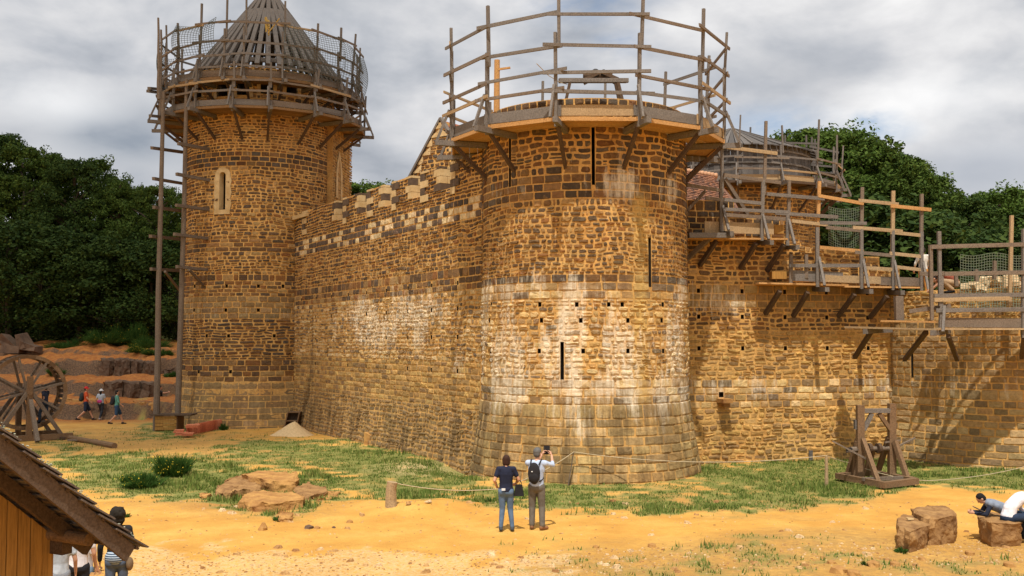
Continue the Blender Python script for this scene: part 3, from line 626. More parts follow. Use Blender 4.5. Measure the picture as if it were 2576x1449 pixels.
for i, p in enumerate(pil):
    z = 9.45; k = i
    while z < 10.6:
        h_ = .27; w_ = .62 if k % 2 == 0 else .34; m = MB(); lightc = (k+i) % 2 == 0
        m.quadbox([cpt(p+x, zz2, o) for zz2 in (z+.008, min(z+h_, 10.63)-.008) for x, o in ((-.02, .065), (w_, .06), (w_, -.3), (-.02, -.93))])
        B('quoin', m, M['cream'] if lightc else M['ironstone'], cwall)
        if i < 5:                      # the near end of the merlon: bonded blocks across the wall's thickness
            e = pil[i+1]-.85; cut = -.42 if k % 2 else -.24
            for j, (o0, o1) in enumerate(((.055, cut+.01), (cut-.01, -.91))):
                m = MB(); m.quadbox([cpt(e+x, zz2, o) for zz2 in (max(z, 9.70)+.008, min(z+h_, 10.63)-.008) for x, o in ((-(.5 if k % 2 else .28), o0), (.035, o0), (.03, o1), (-.2, o1))])
                if z+h_ > 9.78 and z < 10.6: B('quoin', m, M['cream'] if (k+j+i) % 3 else M['ironstone'], cwall)
        z += h_; k += 1
m = MB(); s_a = linehit(748, W0, cd_); m.quadbox([cpt(s_a+x, z, o) for z in (10.32, 10.5) for x, o in ((-1.0, .2), (1.5, .14), (1.5, -1.0), (-1.0, -1.0))]); B('coping', m, M['cream'], cw)
# left-over footing stubs in front of the curtain
fs = thing('wall_footing', G(1000, 1122), 'broken low stub of old foundation masonry in the grass before the curtain wall', 'footing')
for (xa, ya, xb, yb, hh) in ((915, 1118, 985, 1122, .45), (985, 1122, 1100, 1146, .28), (1105, 1152, 1175, 1160, .35)):
    a = G(xa, ya); b = G(xb, yb); m = MB(); n = 9; pp = []
    for i in range(n+1):
        t = i/n; q = a.lerp(b, t); pp.append(q+Vector((0, 0, hh*(1-.7*t)+rnd.uniform(-.05, .05))))
    for i in range(n):
        q0 = a.lerp(b, i/n); q1 = a.lerp(b, (i+1)/n); m.quadbox([q0-Vector((0, 0, .3)), q1-Vector((0, 0, .3)), q1+Vector((.3, .9, -.3)), q0+Vector((.3, .9, -.3)), pp[i], pp[i+1], pp[i+1]+Vector((.3, .9, .05)), pp[i]+Vector((.3, .9, .05))])
    B('masonry_stub', m, M['sandrock'] if 'sandrock' in M else M['cream'], fs)
# right curtain wall
A_ = Vector((5.7, 34.3)); B_ = Vector((14.2, 36.35)); rd = (B_-A_).normalized(); rn = Vector((rd.y, -rd.x)); f, RL = wallmap(A_, B_)
def rpt(s, z, o): v = A_+rd*s+rn*o; return Vector((v.x, v.y, z))
rs_ = lambda px: linehit(px, A_, rd)
rw = thing('curtain_wall', (A_.x, A_.y, 0), 'sunlit unfinished curtain wall with plank scaffolds, right of the big tower', 'wall')
sA = rs_(1975); sB = rs_(2240)
top = [(0, rs_(1850), 9.15), (rs_(1850), rs_(1905), 8.75), (rs_(1905), sA, 8.5), (sA, rs_(2170), 7.55), (rs_(2170), rs_(2215), 7.3), (rs_(2215), RL+.01, 6.9)]
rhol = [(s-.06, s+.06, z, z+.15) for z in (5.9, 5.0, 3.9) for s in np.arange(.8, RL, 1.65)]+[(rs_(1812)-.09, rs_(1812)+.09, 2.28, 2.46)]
bands = [(-.4, 1.9, 'rubble', 'ochre', (.12, .2), (.22, .5)), (1.9, 2.9, 'course', 'pale', (.23, .26), (.3, .65)), (2.9, 4.6, 'rubble', 'ochre', (.12, .19), (.2, .44)), (4.6, 5.4, 'rubble', 'brown', (.12, .19), (.2, .44)), (5.4, 6.2, 'course', 'dull', (.23, .25), (.3, .6)),
         (6.2, 7.9, 'rubble', 'brown', (.14, .2), (.2, .45)), (7.9, 9.15, 'course', 'dark', (.2, .26), (.25, .5))]
masonry('wall', f, (0, RL), bands, rhol, top=top, T=1.1, parent=rw, seed=53, tint=(1.14, 1.12, 1.04),
        lime=lambda s, z: (.8*gaus(z, 2.6, .6)+.55*gaus(z, 5.4, .9)*gaus(s, 1, 3)+.24)*(.3+1.2*vnoise(s*1.4, z*.9, 8)), grime=lambda s, z: .9*gaus(s, rs_(1818), .28)*np.clip((2.2-z), 0, 1)+.25*gaus(z, 3.9, .8))
# water spout
sp = MB(); s_ = rs_(1815); sp.quadbox([rpt(s_+x, z, o) for z, zz_ in ((2.10, 0), (2.24, 0)) for x, o in ((-.2, .5), (.16, .5), (.2, -.05), (-.24, -.05))]); sp.quadbox([rpt(s_+x, z, o) for z in (1.96, 2.10) for x, o in ((-.12, .36), (.12, .36), (.18, -.05), (-.18, -.05))])
B('water_spout', sp, M['sandrock'] if 'sandrock' in M else M['cream'], rw)
# gate tower on the right edge
GC = (19.9, 38.5); GR = 6.5; grf = lambda z: GR+.22*np.clip((1.3-z)/1.5, 0, 1)+0*z
gt = thing('gate_tower', (GC[0], GC[1], 0), 'half built round tower with coursed base at the right edge, rubble heaped on its top', 'tower')
c = (GC[0], GC[1], grf, GR)
bands = [(-.4, 2.6, 'course', 'olive', (.22, .27), (.35, .75)), (2.6, 4.9, 'course', 'dull', (.2, .25), (.25, .55)), (4.9, 6.0, 'rubble', 'ochre', (.13, .2), (.2, .44))]
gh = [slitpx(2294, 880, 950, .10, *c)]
masonry('wall', cylmap(*GC, grf, GR), (-math.pi*GR, math.pi*GR), bands, gh, parent=gt, seed=61, closed=True, stone_s=(-1.25*GR, 1.0*GR), T=2.0,
        lime=lambda s, z: .4*gaus(z, 2.7, .6)+.2, grime=lambda s, z: .3*gaus(z, 3.8, .6)+.0*s)
# far tower with boarded drum
FC = (13.4, 60.0); FR = 5.0
ft = thing('boarded_tower', (FC[0], FC[1], 0), 'distant round tower with dark boarded drum and shallow plank roof behind the right wall', 'tower')
masonry('wall', cylmap(*FC, lambda z: FR+0*z, FR), (-math.pi*FR, math.pi*FR), [(0, 4, 'course', 'ochre', (.5, .6), (.8, 1.2)), (4, 13.1, 'rubble', 'brown', (.16, .26), (.25, .55))], parent=ft, seed=71, closed=True, stone_s=(-.9*FR, 1.4*FR), grime=lambda s, z: .4+0*s)
m = MB(); n = 92
for k in range(n):
    a = 2*math.pi*k/n; m.box((FC[0]+4.55*math.cos(a), FC[1]+4.55*math.sin(a), 14.25), (.035, .30, 2.35+rnd.uniform(-.1, .1)), rz=a, j=.012)
fdr = B('board_drum', m, M['greyboard'] if 'greyboard' in M else M['oldwood'], ft)
m = MB(); n = 72; apx = Vector((FC[0], FC[1], 17.1))
for k in range(n):
    a = 2*math.pi*k/n; b = 2*math.pi*(k+1)/n-.012; ro = 5.0+rnd.uniform(-.08, .08); z = 15.25+rnd.uniform(0, .03)
    p = [Vector((FC[0]+ro*math.cos(a), FC[1]+ro*math.sin(a), z)), Vector((FC[0]+ro*math.cos(b), FC[1]+ro*math.sin(b), z)), apx+Vector((.3*math.cos(b), .3*math.sin(b), 0)), apx+Vector((.3*math.cos(a), .3*math.sin(a), 0))]
    m.prism(p, (0, 0, -.05))
frf = B('roof', m, M['greyboard'], ft)
for k in range(12):
    a = 2*math.pi*k/12; m = MB(); m.beam((FC[0]+5.1*math.cos(a), FC[1]+5.1*math.sin(a), 15.28), apx+Vector((.2*math.cos(a), .2*math.sin(a), .05)), .07, .07); B('roof_batten', m, M['oldwood'], frf)
for zr in (13.5, 14.3, 15.0):
    m = MB()
    for k in range(24): a = 2*math.pi*k/24; b = 2*math.pi*(k+1)/24; m.beam((FC[0]+4.63*math.cos(a), FC[1]+4.63*math.sin(a), zr), (FC[0]+4.63*math.cos(b), FC[1]+4.63*math.sin(b), zr), .05, .1)
    B('drum_batten', m, M['oldwood'], fdr)
# tiled roofs
def tiled(A, Bq, C, D, nr, nc, name, parent, matn='tile'):
    """rows of lapped clay tiles over a quad A(eave left) B(eave right) C(ridge right) D(ridge left)"""
    A, Bq, C, D = map(Vector, (A, Bq, C, D)); m = MB(); nrm = (Bq-A).cross(D-A).normalized()
    for r in range(nr):
        t0 = r/nr; t1 = (r+1.25)/nr; off = (r % 2)*.5
        for q in range(nc+1):
            u0 = max(0, (q-off)/nc); u1 = min(1, (q+1-off)/nc)-.004
            if u1 <= u0: continue
            def pt(u, t): return A.lerp(Bq, u).lerp(D.lerp(C, u), min(t, 1.0))
            k = rnd.uniform(.0, .02); m.prism([pt(u0, t0)+nrm*(.045+k), pt(u1, t0)+nrm*(.045+k), pt(u1, t1)+nrm*.012, pt(u0, t1)+nrm*.012], nrm*-.02)
    return B(name, m, M[matn], parent)
M['tile'] = woodmat('clay_tile', (.20, .07, .035), (.36, .12, .05), (.46, .19, .09))
M['tiledark'] = woodmat('dark_clay_tile', (.10, .055, .04), (.20, .10, .065), (.34, .15, .08))
hl = thing('great_hall', (-3, 43, 0), 'steep stone gable with cream quoins and red tiled roof left of the big tower', 'building')
E1 = P(985, 545, 45); AP = P(1110, 303, 43.2); E2 = P(1236, 520, 41.4); gd = (E2-E1); gd.z = 0; gL = gd.length; gd.normalize(); ext = Vector((4.9, 6.3, 0))
mid = (AP-E1).dot(gd)
f_, _ = wallmap((E1.x, E1.y), (E2.x, E2.y))
tops = []; ns = 26
for i in range(ns):
    a = gL*i/ns; b = gL*(i+1)/ns; q = (a+b)/2; zt_ = E1.z+(AP.z-E1.z)*(q/mid) if q < mid else E2.z+(AP.z-E2.z)*((gL-q)/(gL-mid)); tops.append((a, b, zt_))
masonry('gable', f_, (0, gL), [(5, 14, 'rubble', 'dark', (.15, .22), (.2, .42))], top=tops, parent=hl, seed=83, T=.6, grime=None)
for k in range(11):           # cream quoins stepping up both slopes
    for sd in (0, 1):
        t = k/11; wq = .5 if k % 2 else .32; zq = E1.z+(AP.z-E1.z)*t
        a = (mid*t+.02) if sd == 0 else gL-(gL-mid)*t-.02-wq
        hq = (AP.z-E1.z)/11-.02; q = Vector((E1.x, E1.y, 0))+gd*a; nq = Vector((gd.y, -gd.x, 0)); m = MB()
        zr = lambda s: (E1.z+(AP.z-E1.z)*(s/mid) if s < mid else E1.z+(AP.z-E1.z)*((gL-s)/(gL-mid)))
        m.quadbox([q+gd*x+nq*o+Vector((0, 0, z)) for z in (0, 1) for x, o in ((0, .05), (wq, .05), (wq, -.3), (0, -.3))])
        for j in range(8):
            x = (0, wq, wq, 0)[j % 4]; z = zq if j < 4 else min(zq+hq, zr(a+x)+.02); m.v[j] = (m.v[j][0], m.v[j][1], max(z, zq-.02))
        B('quoin', m, M['cream'], hl)
tiled(E2+Vector((0, 0, 0)), E2+ext, AP+ext, AP, 24, 34, 'roof', hl, 'tile'); m = MB(); m.prism([E1, E1+ext, AP+ext, AP], (0, 0, -.1)); B('roof', m, M['tile'], hl)
for a, b in ((E1, AP), (E2, AP)): m = MB(); m.beam(a+Vector((0, 0, .08))-gd.cross(Vector((0, 0, 1)))*-.1, b+Vector((0, 0, .1)), .22, .10); B('verge_board', m, M['oldwood'], hl)
m = MB(); m.prism([E1-Vector((0, 0, 3)), E1-Vector((0, 0, 3))+ext, E2+ext-Vector((0, 0, 3)), E2-Vector((0, 0, 3))], (0, 0, 3)); B('side_wall', m, M['cream'], hl)
kt = thing('kitchen', P(1770, 600, 44), 'small building with mossy dark tiled roof just right of the big tower', 'building')
r0 = P(1690, 424, 43.5); r1 = P(1793, 441, 44.0); e0 = P(1690, 515, 41.6); e1 = P(1868, 545, 42.2); e2 = P(1845, 500, 46.5)
tiled(e0, e1, r1, r0, 22, 18, 'roof', kt, 'tiledark')
m = MB(); m.prism([e1, e2, r1], (0, 0, -.06)); m.prism([r0, r1, e2, P(1690, 480, 46.5)], (0, 0, -.06)); B('roof', m, M['tiledark'], kt)
m = MB()
for i in range(13): q = r0.lerp(r1, i/12); q2 = r0.lerp(r1, (i+1.1)/12); m.tube([q+Vector((0, 0, -.02)), q2+Vector((0, 0, .0))], [.11, .14], 10)
B('ridge_tiles', m, plain('ridge_tile', (.55, .30, .17)), kt, True)
kd = (e1-e0); kd.z = 0; kd.normalize(); f_, _ = wallmap((e0.x, e0.y+.3), (e1.x-.2, e1.y+.3))
masonry('wall', f_, (0, (e1-e0).length-.4), [(4, e1.z-.02, 'rubble', 'dark', (.15, .22), (.25, .5))], parent=kt, seed=91, T=.6)
# ---------------- timber scaffolds ----------------
M['deckshade'] = woodmat('shade_toned_deck', (.14, .075, .03), (.22, .12, .05), (.32, .18, .075))  # darker deck wood for the left tower galleries, their shade put into the colour
def ring_scaffold(root, C, Rp, angs, zd, zt, rails, rw, toe=.3, wd=1.1, strut=1.1, post='oldwood', stub=.55, back_z=None, rw2=None, rails_skip=(), deckm='fresh', toem=('oldwood', 'wood', 'fresh2', 'oldwood')):
    cx, cy = C
    def rp(a, r, z): a = R(a); return Vector((cx+r*math.sin(a), cy-r*math.cos(a), z))
    n = len(angs)
    for i, a in enumerate(angs):
        tz = zt(a) if callable(zt) else zt; lean = rnd.uniform(-.05, .1)
        m = MB(); zm = zd+(tz-zd)*rnd.uniform(.45, .6)
        m.beam(rp(a, Rp, zd-.28), rp(a+rnd.uniform(-.5, .5), Rp+lean*.5, zm+.25), .09, .105, up=rp(a, 1, 0)-rp(a, 0, 0)); m.beam(rp(a+1.1*(5/Rp), Rp+.02, zm-.2), rp(a+1.1+rnd.uniform(-.8, .8), Rp+lean+.05, tz), .085, .085, up=rp(a, 1, 0)-rp(a, 0, 0)); B('post', m, M[post], root)
        m = MB(); m.beam(rp(a+.9, rw-.3, zd-.17), rp(a+.9, Rp+stub, zd-.17), .15, .17, j=.01); B('bracket_beam', m, M['darkwood' if rnd.random() < .0 else 'oldwood'], root)
        m = MB(); m.beam(rp(a+.4, rw-.05, zd-.2-strut), rp(a+.4, Rp-.1, zd-.22), .10, .12, j=.01); B('strut', m, M['darkwood'], root)
        m = MB(); m.beam(rp(a-.9, Rp+stub-.07, zd-.1), rp(a-.5, Rp+.06, zd+.95), .07, .09); B('outrigger_brace', m, M[post], root)
    prs = list(zip(angs, angs[1:]+[angs[0]+360]))
    for i, (a, b) in enumerate(prs):
        if b-a > 60: continue
        for j, z in enumerate(rails):
            if (i, j) in rails_skip: continue
            u = a-rnd.uniform(1.5, 4.5); v = b+rnd.uniform(1.5, 4.5); rr = Rp+.075+(.06 if i % 2 else -.02); dz = rnd.uniform(-.05, .05)
            # straight rail between two posts, running a little past each
            p = rp(a, rr, z+dz); q = rp(b, rr, z+dz+rnd.uniform(-.07, .07)); d = (q-p).normalized(); m = MB(); m.beam(p-d*rnd.uniform(.12, .4), q+d*rnd.uniform(.12, .45), .045, .10, j=.008)
            B('rail', m, M[rnd.choice(['wood', 'oldwood', 'oldwood', 'wood', 'fresh2'])], root)
        # deck boards
        m = MB(); nb = 4
        for k in range(nb):
            r0 = Rp-.02-wd*k/nb; r1 = Rp-.02-wd*(k+1)/nb+.015
            c8 = []
            for z in (zd-.06, zd): c8 += [rp(a-.3, r0, z), rp(b+.3, r0, z), rp(b+.3, r1, z), rp(a-.3, r1, z)]
            m.quadbox([c8[i_] for i_ in (0, 1, 2, 3, 4, 5, 6, 7)])
        c8 = []
        B('deck', m, M[deckm], root)
        m = MB(); m.beam(rp(a-1, Rp-.0, zd-.045), rp(b+1, Rp-.0, zd-.045), .05, .12, j=.006); B('deck_edge', m, M[deckm], root)
        if toe:
            p = rp(a, Rp-.06, zd+.05+toe/2); q = rp(b, Rp-.06, zd+.05+toe/2+rnd.uniform(-.02, .02)); d = (q-p).normalized(); m = MB(); m.beam(p-d*.15, q+d*.15, .04, toe, j=.008); B('toe_board', m, M[rnd.choice(toem)], root)
def netpart(fn, nu, nv, root, name='net', matn='net', r=.006, two=True):
    """a slack net: fn(u, v) -> point; thin square cords both ways"""
    m = MB()
    def strand(ps):
        for p, q in zip(ps, ps[1:]):
            d = (q-p)
            if d.length < 1e-4: continue
            a = d.cross(Vector((0, 0, 1)) if abs(d.normalized().z) < .9 else Vector((1, 0, 0))).normalized()*r; b = d.cross(a).normalized()*r
            m.quadbox([p-a-b, p+a-b, p+a+b, p-a+b, q-a-b, q+a-b, q+a+b, q-a+b])
    for i in range(nu+1): strand([fn(i/nu, j/8) for j in range(9)])
    for j in range(nv+1): strand([fn(i/10, j/nv) for i in range(11)])
    return B(name, m, M[matn], root)
# big tower hoarding
s1 = thing('tower_scaffold', (TC[0], TC[1], 10.7), 'open ring of timber posts and rails crowning the big round tower', 'scaffold', None)
ring_scaffold(s1, (2.45, 33.3), 4.62, [-165, -135, -103, -73, -44, -14.5, 16, 46, 76, 107, 135, 165], 10.78, lambda a: 14.55-.12*abs(a)/60+(.15 if abs(a) < 20 else 0), [11.55, 12.05, 12.9, 13.8], TR, toe=.32, wd=1.15, rails_skip=[(0, 2), (0, 3), (11, 3), (11, 2), (10, 3), (1, 3), (10, 0), (0, 0), (11, 0), (11, 1)])
m = MB(); p = P(1249, 388*.67, 35.5); m.tube([(p.x, 35.5, 11.3), (p.x+.02, 35.5, P(1249, 151, 35.5).z)], [.12, .10], 10); m.beam((p.x, 35.45, P(0, 176, 35.5).z), (p.x+.5, 35.4, P(0, 172, 35.5).z), .05, .07)
ho = B('hoist_post', m, M['fresh']); tag(ho, 'single fresh yellow upright post with a short arm on the big tower top', 'post')
ro = MB(); pts = [P(1350, 160, 30), P(1380, 190, 31), P(1410, 208, 32.0), P(1427, 212, 32.2)]; ro.tube(pts, .012, 5)
tag(B('hoist_rope', ro, M['rope']), 'pale rope running from the fresh post to the windlass on the big tower', 'rope')
# left tower: lower gallery and upper gallery
s2 = thing('tower_scaffold', (LC[0], LC[1], 15.6), 'lower plank gallery bracketed out around the top of the left tower', 'scaffold')
CL2 = (LC[0]+.15, LC[1])
ring_scaffold(s2, CL2, 5.35, [-112, -88, -64, -41, -23.5, -2, 16.5, 41, 62, 82, 104, 128], 15.62, lambda a: 17.75, [16.35, 16.85], LR, toe=.28, wd=1.4, strut=1.15, deckm='deckshade', toem=('oldwood', 'wood'))
s3 = thing('tower_scaffold', (LC[0], LC[1], 17.2), 'upper gallery of tall posts and rails with netting around the rafter cone', 'scaffold')
ring_scaffold(s3, CL2, 5.05, [-128, -106, -78, -60, -42, -24, -8, 3, 24, 43, 61, 76, 92, 112], 17.12, lambda a: (20.9 if abs(a-2) < 30 else 20.2)+.25*math.sin(a*3), [17.65, 18.2, 18.85, 19.75], LR, toe=.32, wd=1.2, strut=.8, stub=.4, deckm='deckshade', toem=('oldwood', 'wood'))
def ringnet(a0, a1, z0, z1, sag=.35, seed=0):
    def fn(u, v):
        a = R(a0+(a1-a0)*u); r = 5.2+.25*math.sin(v*3.14)+.1*math.sin(u*7+seed); z = z0+(z1-z0)*v-sag*math.sin(u*math.pi)*(v**2); return Vector((CL2[0]+r*math.sin(a), CL2[1]-r*math.cos(a), z))
    return fn
netpart(ringnet(-106, -64, 17.3, 19.9, .5), 20, 18, s3, matn='netdark', r=.008); netpart(ringnet(-42, -12, 18.3, 20.0, .3), 18, 14, s3, matn='netdark', r=.008)
netpart(ringnet(24, 61, 17.4, 19.8, .2), 22, 18, s3, matn='netdark', r=.008); netpart(ringnet(61, 100, 17.4, 19.7, .3), 18, 18, s3, matn='netdark', r=.008)
ra = MB(); [ra.beam(P(672+rnd.uniform(-4, 4), 44+k*4, 49), P(673+rnd.uniform(-5, 5), 58+k*4.5, 48.9), .10, .10, taper=.5) for k in range(8)]; ra.beam(P(674, 84, 48.9), P(703, 46, 48.9), .05, .05); tag(B('straw_ornament', ra, plain('straw', (.50, .32, .08), scale=20), origin=low(ra)), 'bundle of yellow straw and a stick hung on the rafters of the roof cone', 'bundle')
# tall pole scaffold at the left of the left tower
s4 = thing('pole_scaffold', GH(415, 1085), 'two very tall poles with putlogs standing at the left edge of the left tower', 'scaffold')
b0 = GH(393, 1075); b1 = GH(447, 1080); b0.y = b1.y = 48.4
def pole(px0, py0, px1, py1, Y, r0, r1, nm='pole'):
    a = P(px0, py0, Y); b = P(px1, py1, Y+.4); m = MB(); k = [a.lerp(b, t)+Vector((rnd.uniform(-.04, .04), 0, 0))*(0 < t < 1) for t in (0, .2, .4, .6, .8, 1)]; m.tube(k, list(np.linspace(r0, r1, 6)), 9); return B(nm, m, M['wood'], s4)
pole(392, 1085, 411, 230, 47.6, .16, .09); pole(446, 1080, 470, 200, 47.8, .15, .09); pole(399, 250, 398, 45, 47.8, .09, .05); pole(403, 300, 405, 75, 48.6, .08, .05)
for (xa, ya, xb, yb) in ((448, 361, 528, 376), (444, 438, 528, 454), (443, 516, 528, 528), (438, 589, 524, 600), (444, 671, 524, 679)):
    m = MB(); m.beam(P(xa, ya, 47.4), P(xb, yb, 49.4), .14, .15, j=.01); B('putlog', m, M['wood'], s4)
for (xa, ya, xb, yb) in ((382, 372, 460, 383), (386, 449, 462, 462), (387, 521, 462, 531), (378, 594, 462, 602), (380, 677, 462, 681)):
    m = MB(); m.beam(P(xa, ya, 47.3), P(xb, yb, 51.5), .15, .15, j=.01); B('putlog', m, M['wood'], s4)
for (xa, ya, xb, yb) in ((378, 291, 462, 300), (372, 229, 420, 236), (375, 222, 420, 226)): m = MB(); m.beam(P(xa, ya, 47.5), P(xb, yb, 51.5), .15, .13); B('putlog', m, M['oldwood'], s4)
m = MB(); m.beam(P(415, 683, 47.6), P(455, 735, 50), .1, .1); m.beam(P(476, 679, 47.9), P(512, 719, 49.4), .1, .1); B('brace', m, M['wood'], s4)
hb = thing('hoist_box', GH(415, 1085), 'low plank box between the feet of the two tall poles', 'box')
bx = GH(415, 1085)
for k in range(4): m = MB(); m.box((bx.x, bx.y+.1, .12+k*.17), (1.0, .06, .15), j=.008); B('board', m, M['plank'], hb)
for sx in (-.5, .5): m = MB(); m.box((bx.x+sx, bx.y+.6, .35), (.06, 1.0, .68)); B('side_board', m, M['brownwood'], hb)
m = MB(); m.box((bx.x+.25, bx.y+.5, .76), (1.9, 1.0, .06)); B('platform', m, M['darkwood'], hb)
# ---- straight scaffolds on the right wall ----
def seg(root, name, p0, p1, w, h, mt, **k): m = MB(); m.beam(p0, p1, w, h, **k); return B(name, m, M[mt], root)
Yl = lambda px, o: (lambda t: A_.y+rd.y*t-abs(rn.y)*o)(linehit(px, A_, rd))
def RP(px, py, o=.95): return P(px, py, Yl(px, o))
s5 = thing('wall_scaffold', RP(1850, 600), 'upper plank scaffold against the right wall, beside the big tower', 'scaffold')
for (x0, y0, x1, y1, sp_) in ((1816, 326, 1817, 577, 1), (1927, 305, 1918, 600, 1), (1985, 453, 1983, 612, 1)):
    ym = (y0+y1)/2+20; seg(s5, 'post', RP(x0, y0), RP((x0+x1)/2, ym+18), .10, .10, 'wood' if x0 != 1816 else 'oldwood'); seg(s5, 'post', RP((x0+x1)/2-3, ym-20, 1.02), RP(x1-2, y1+6, 1.02), .11, .12, 'oldwood')
    seg(s5, 'outrigger_brace', RP(x1+1, y1-60, 1.05), RP(x1+16, y1+2, 1.6), .08, .08, 'oldwood')
    seg(s5, 'bracket_beam', RP(x1-14, y1+10, -.2), RP(x1+24, y1+10, 1.75), .13, .15, 'oldwood')
for (xa, ya, xb, yb, mt) in ((1795, 366, 1955, 386, 'fresh2'), (1722, 350, 1816, 352, 'wood'), (1729, 466, 1820, 480, 'wood'), (1820, 440, 1964, 460, 'wood'), (1775, 498, 1820, 503, 'wood'), (1820, 502, 1920, 512, 'oldwood'), (1929, 488, 2074, 500, 'oldwood'), (1822, 526, 1985, 534, 'oldwood'), (1950, 536, 2108, 546, 'oldwood'), (1822, 540, 1976, 551, 'wood'), (1992, 556, 2082, 566, 'fresh2')):
    seg(s5, 'rail', RP(xa, ya, 1.05), RP(xb, yb, 1.05), .05, .12, mt)
seg(s5, 'toe_board', RP(1772, 571, .9), RP(1946, 576, .9), .04, .38, 'fresh2'); seg(s5, 'toe_board', RP(1732, 592, 1.3), RP(1845, 592, 1.3), .16, .17, 'oldwood')
for o in (.15, .42, .68, .93): seg(s5, 'deck_board', RP(1726, 600, o), RP(1978, 602, o), .26, .06, 'fresh')
for (xa, ya, xb, yb) in ((1787, 597, 1722, 658), (1802, 606, 1760, 668), (1902, 612, 1862, 676), (1972, 616, 1929, 682)):
    seg(s5, 'strut', RP(xa, ya, .95), RP(xb, yb, .03), .13, .14, 'darkwood' if xa > 1790 else 'wood')
seg(s5, 'diagonal_brace', RP(1823, 450, .5), RP(1880, 540, .2), .12, .14, 'wood'); seg(s5, 'diagonal_brace', RP(1729, 530, .4), RP(1775, 480, .5), .1, .1, 'wood')
m = MB(); m.box(RP(1957, 578, .7), (.32, .3, .3)); tag(B('mortar_trough', m, M['plank'], origin=low(m)), 'small orange wooden tub at the right end of the upper deck', 'tub')
s6 = thing('wall_scaffold', RP(2100, 715), 'middle plank scaffold on the right wall with tall posts and a net', 'scaffold')
posts6 = ((2061, 456, 2055, 722, 'fresh'), (2169, 471, 2166, 727, 'wood'), (2247, 480, 2245, 730, 'fresh2'), (2319, 488, 2317, 733, 'wood'), (1990, 640, 1989, 716, 'wood'), (2028, 640, 2028, 700, 'wood'))
for i, (x0, y0, x1, y1, mt) in enumerate(posts6):
    seg(s6, 'post', RP(x0, y0), RP(x1, y1-90 if i < 4 else y1), .11, .10, mt)
    if i > 3: continue
    seg(s6, 'post', RP(x1+1, y1-150, 1.04), RP(x1+1, y1, 1.04), .11, .11, 'oldwood'); seg(s6, 'outrigger_brace', RP(x1+5, y1-75, 1.05), RP(x1+19, y1-4, 1.7), .08, .08, 'oldwood'); seg(s6, 'bracket_beam', RP(x1-12, y1+6, -.2), RP(x1+26, y1+6, 1.85), .14, .16, 'oldwood')
for (xa, ya, xb, yb, mt) in ((2058, 492, 2172, 512, 'fresh'), (2160, 504, 2260, 514, 'fresh2'), (2240, 518, 2342, 528, 'fresh'), (2078, 572, 2170, 580, 'wood'), (2145, 572, 2270, 582, 'fresh2'), (2240, 584, 2318, 592, 'fresh2'), (2062, 622, 2172, 632, 'fresh'), (2150, 634, 2245, 643, 'wood'), (2238, 637, 2318, 645, 'fresh2'), (1986, 668, 2170, 668, 'oldwood'), (2172, 673, 2245, 678, 'fresh2'), (2250, 671, 2320, 679, 'fresh2'), (2062, 560, 2180, 562, 'oldwood')):
    seg(s6, 'rail', RP(xa, ya, 1.06), RP(xb, yb, 1.06), .05, .12, mt)
for (xa, ya, xb, yb, h_, mt) in ((1990, 693, 2120, 698, .36, 'oldwood'), (2075, 700, 2215, 705, .26, 'fresh2'), (2212, 706, 2315, 710, .30, 'wood')): seg(s6, 'toe_board', RP(xa, ya, .95), RP(xb, yb, .95), .04, h_, mt)
for o in (.12, .38, .64, .9): seg(s6, 'deck_board', RP(1905, 713, o), RP(2130, 718, o), .25, .06, 'fresh'); seg(s6, 'deck_board', RP(2120, 721, o), RP(2318, 724, o), .25, .06, 'fresh')
m = MB(); m.box(RP(1957, 693, .5), (.5, .4, .26)); tag(B('mortar_trough', m, M['plank'], origin=low(m)), 'long orange wooden trough at the left end of the middle deck', 'trough')
for (xa, ya, xb, yb) in ((1962, 732, 1925, 790), (2032, 735, 1995, 796), (2150, 740, 2108, 797), (2232, 745, 2188, 800), (2312, 745, 2270, 792)): seg(s6, 'strut', RP(xa, ya, .95), RP(xb, yb, .03), .13, .14, 'darkwood')
def rnet(x0, x1, y0, y1, o, sag):
    def fn(u, v): return RP(x0+(x1-x0)*u, y0+(y1-y0)*v+sag*math.sin(math.pi*u)*(.4+.6*v), o-.5*math.sin(math.pi*u))
    return fn
netpart(rnet(2085, 2164, 520, 614, .8, 16), 14, 16, s6, r=.0065)
# gate tower scaffold: frame before the curve of the tower
s7 = thing('wall_scaffold', P(2450, 825, 31.6), 'lowest plank scaffold with square frame and net at the right edge', 'scaffold')
def QP(px, py, dy=0): return P(px, py, 31.5+dy+max(0, (2340-px))/200*2.4)
for (x0, y0, x1, y1, mt) in ((2341, 616, 2344, 806, 'wood'), (2362, 582, 2365, 770, 'oldwood'), (2369, 690, 2366, 836, 'oldwood'), (2545, 542, 2540, 770, 'fresh2'), (2575, 576, 2574, 850, 'oldwood'), (2502, 656, 2502, 702, 'wood'), (2456, 678, 2457, 708, 'wood'), (2405, 690, 2406, 720, 'wood')):
    seg(s7, 'post', QP(x0, y0, .9 if x0 > 2380 and x0 < 2550 else 0), QP(x1, y1, .9 if x0 > 2380 and x0 < 2550 else 0), .10, .10, mt)
for (xa, ya, xb, yb, mt) in ((2342, 621, 2576, 615, 'wood'), (2314, 689, 2376, 688, 'wood'), (2376, 689, 2600, 685, 'wood'), (2350, 744, 2600, 741, 'oldwood'), (2350, 754, 2540, 751, 'fresh2'), (2355, 781, 2600, 778, 'oldwood'), (2288, 783, 2392, 769, 'wood')):
    seg(s7, 'rail', QP(xa, ya, -.06), QP(xb, yb, -.06), .05, .13, mt)
seg(s7, 'toe_board', QP(2376, 811, .05), QP(2600, 813, .05), .04, .30, 'wood')
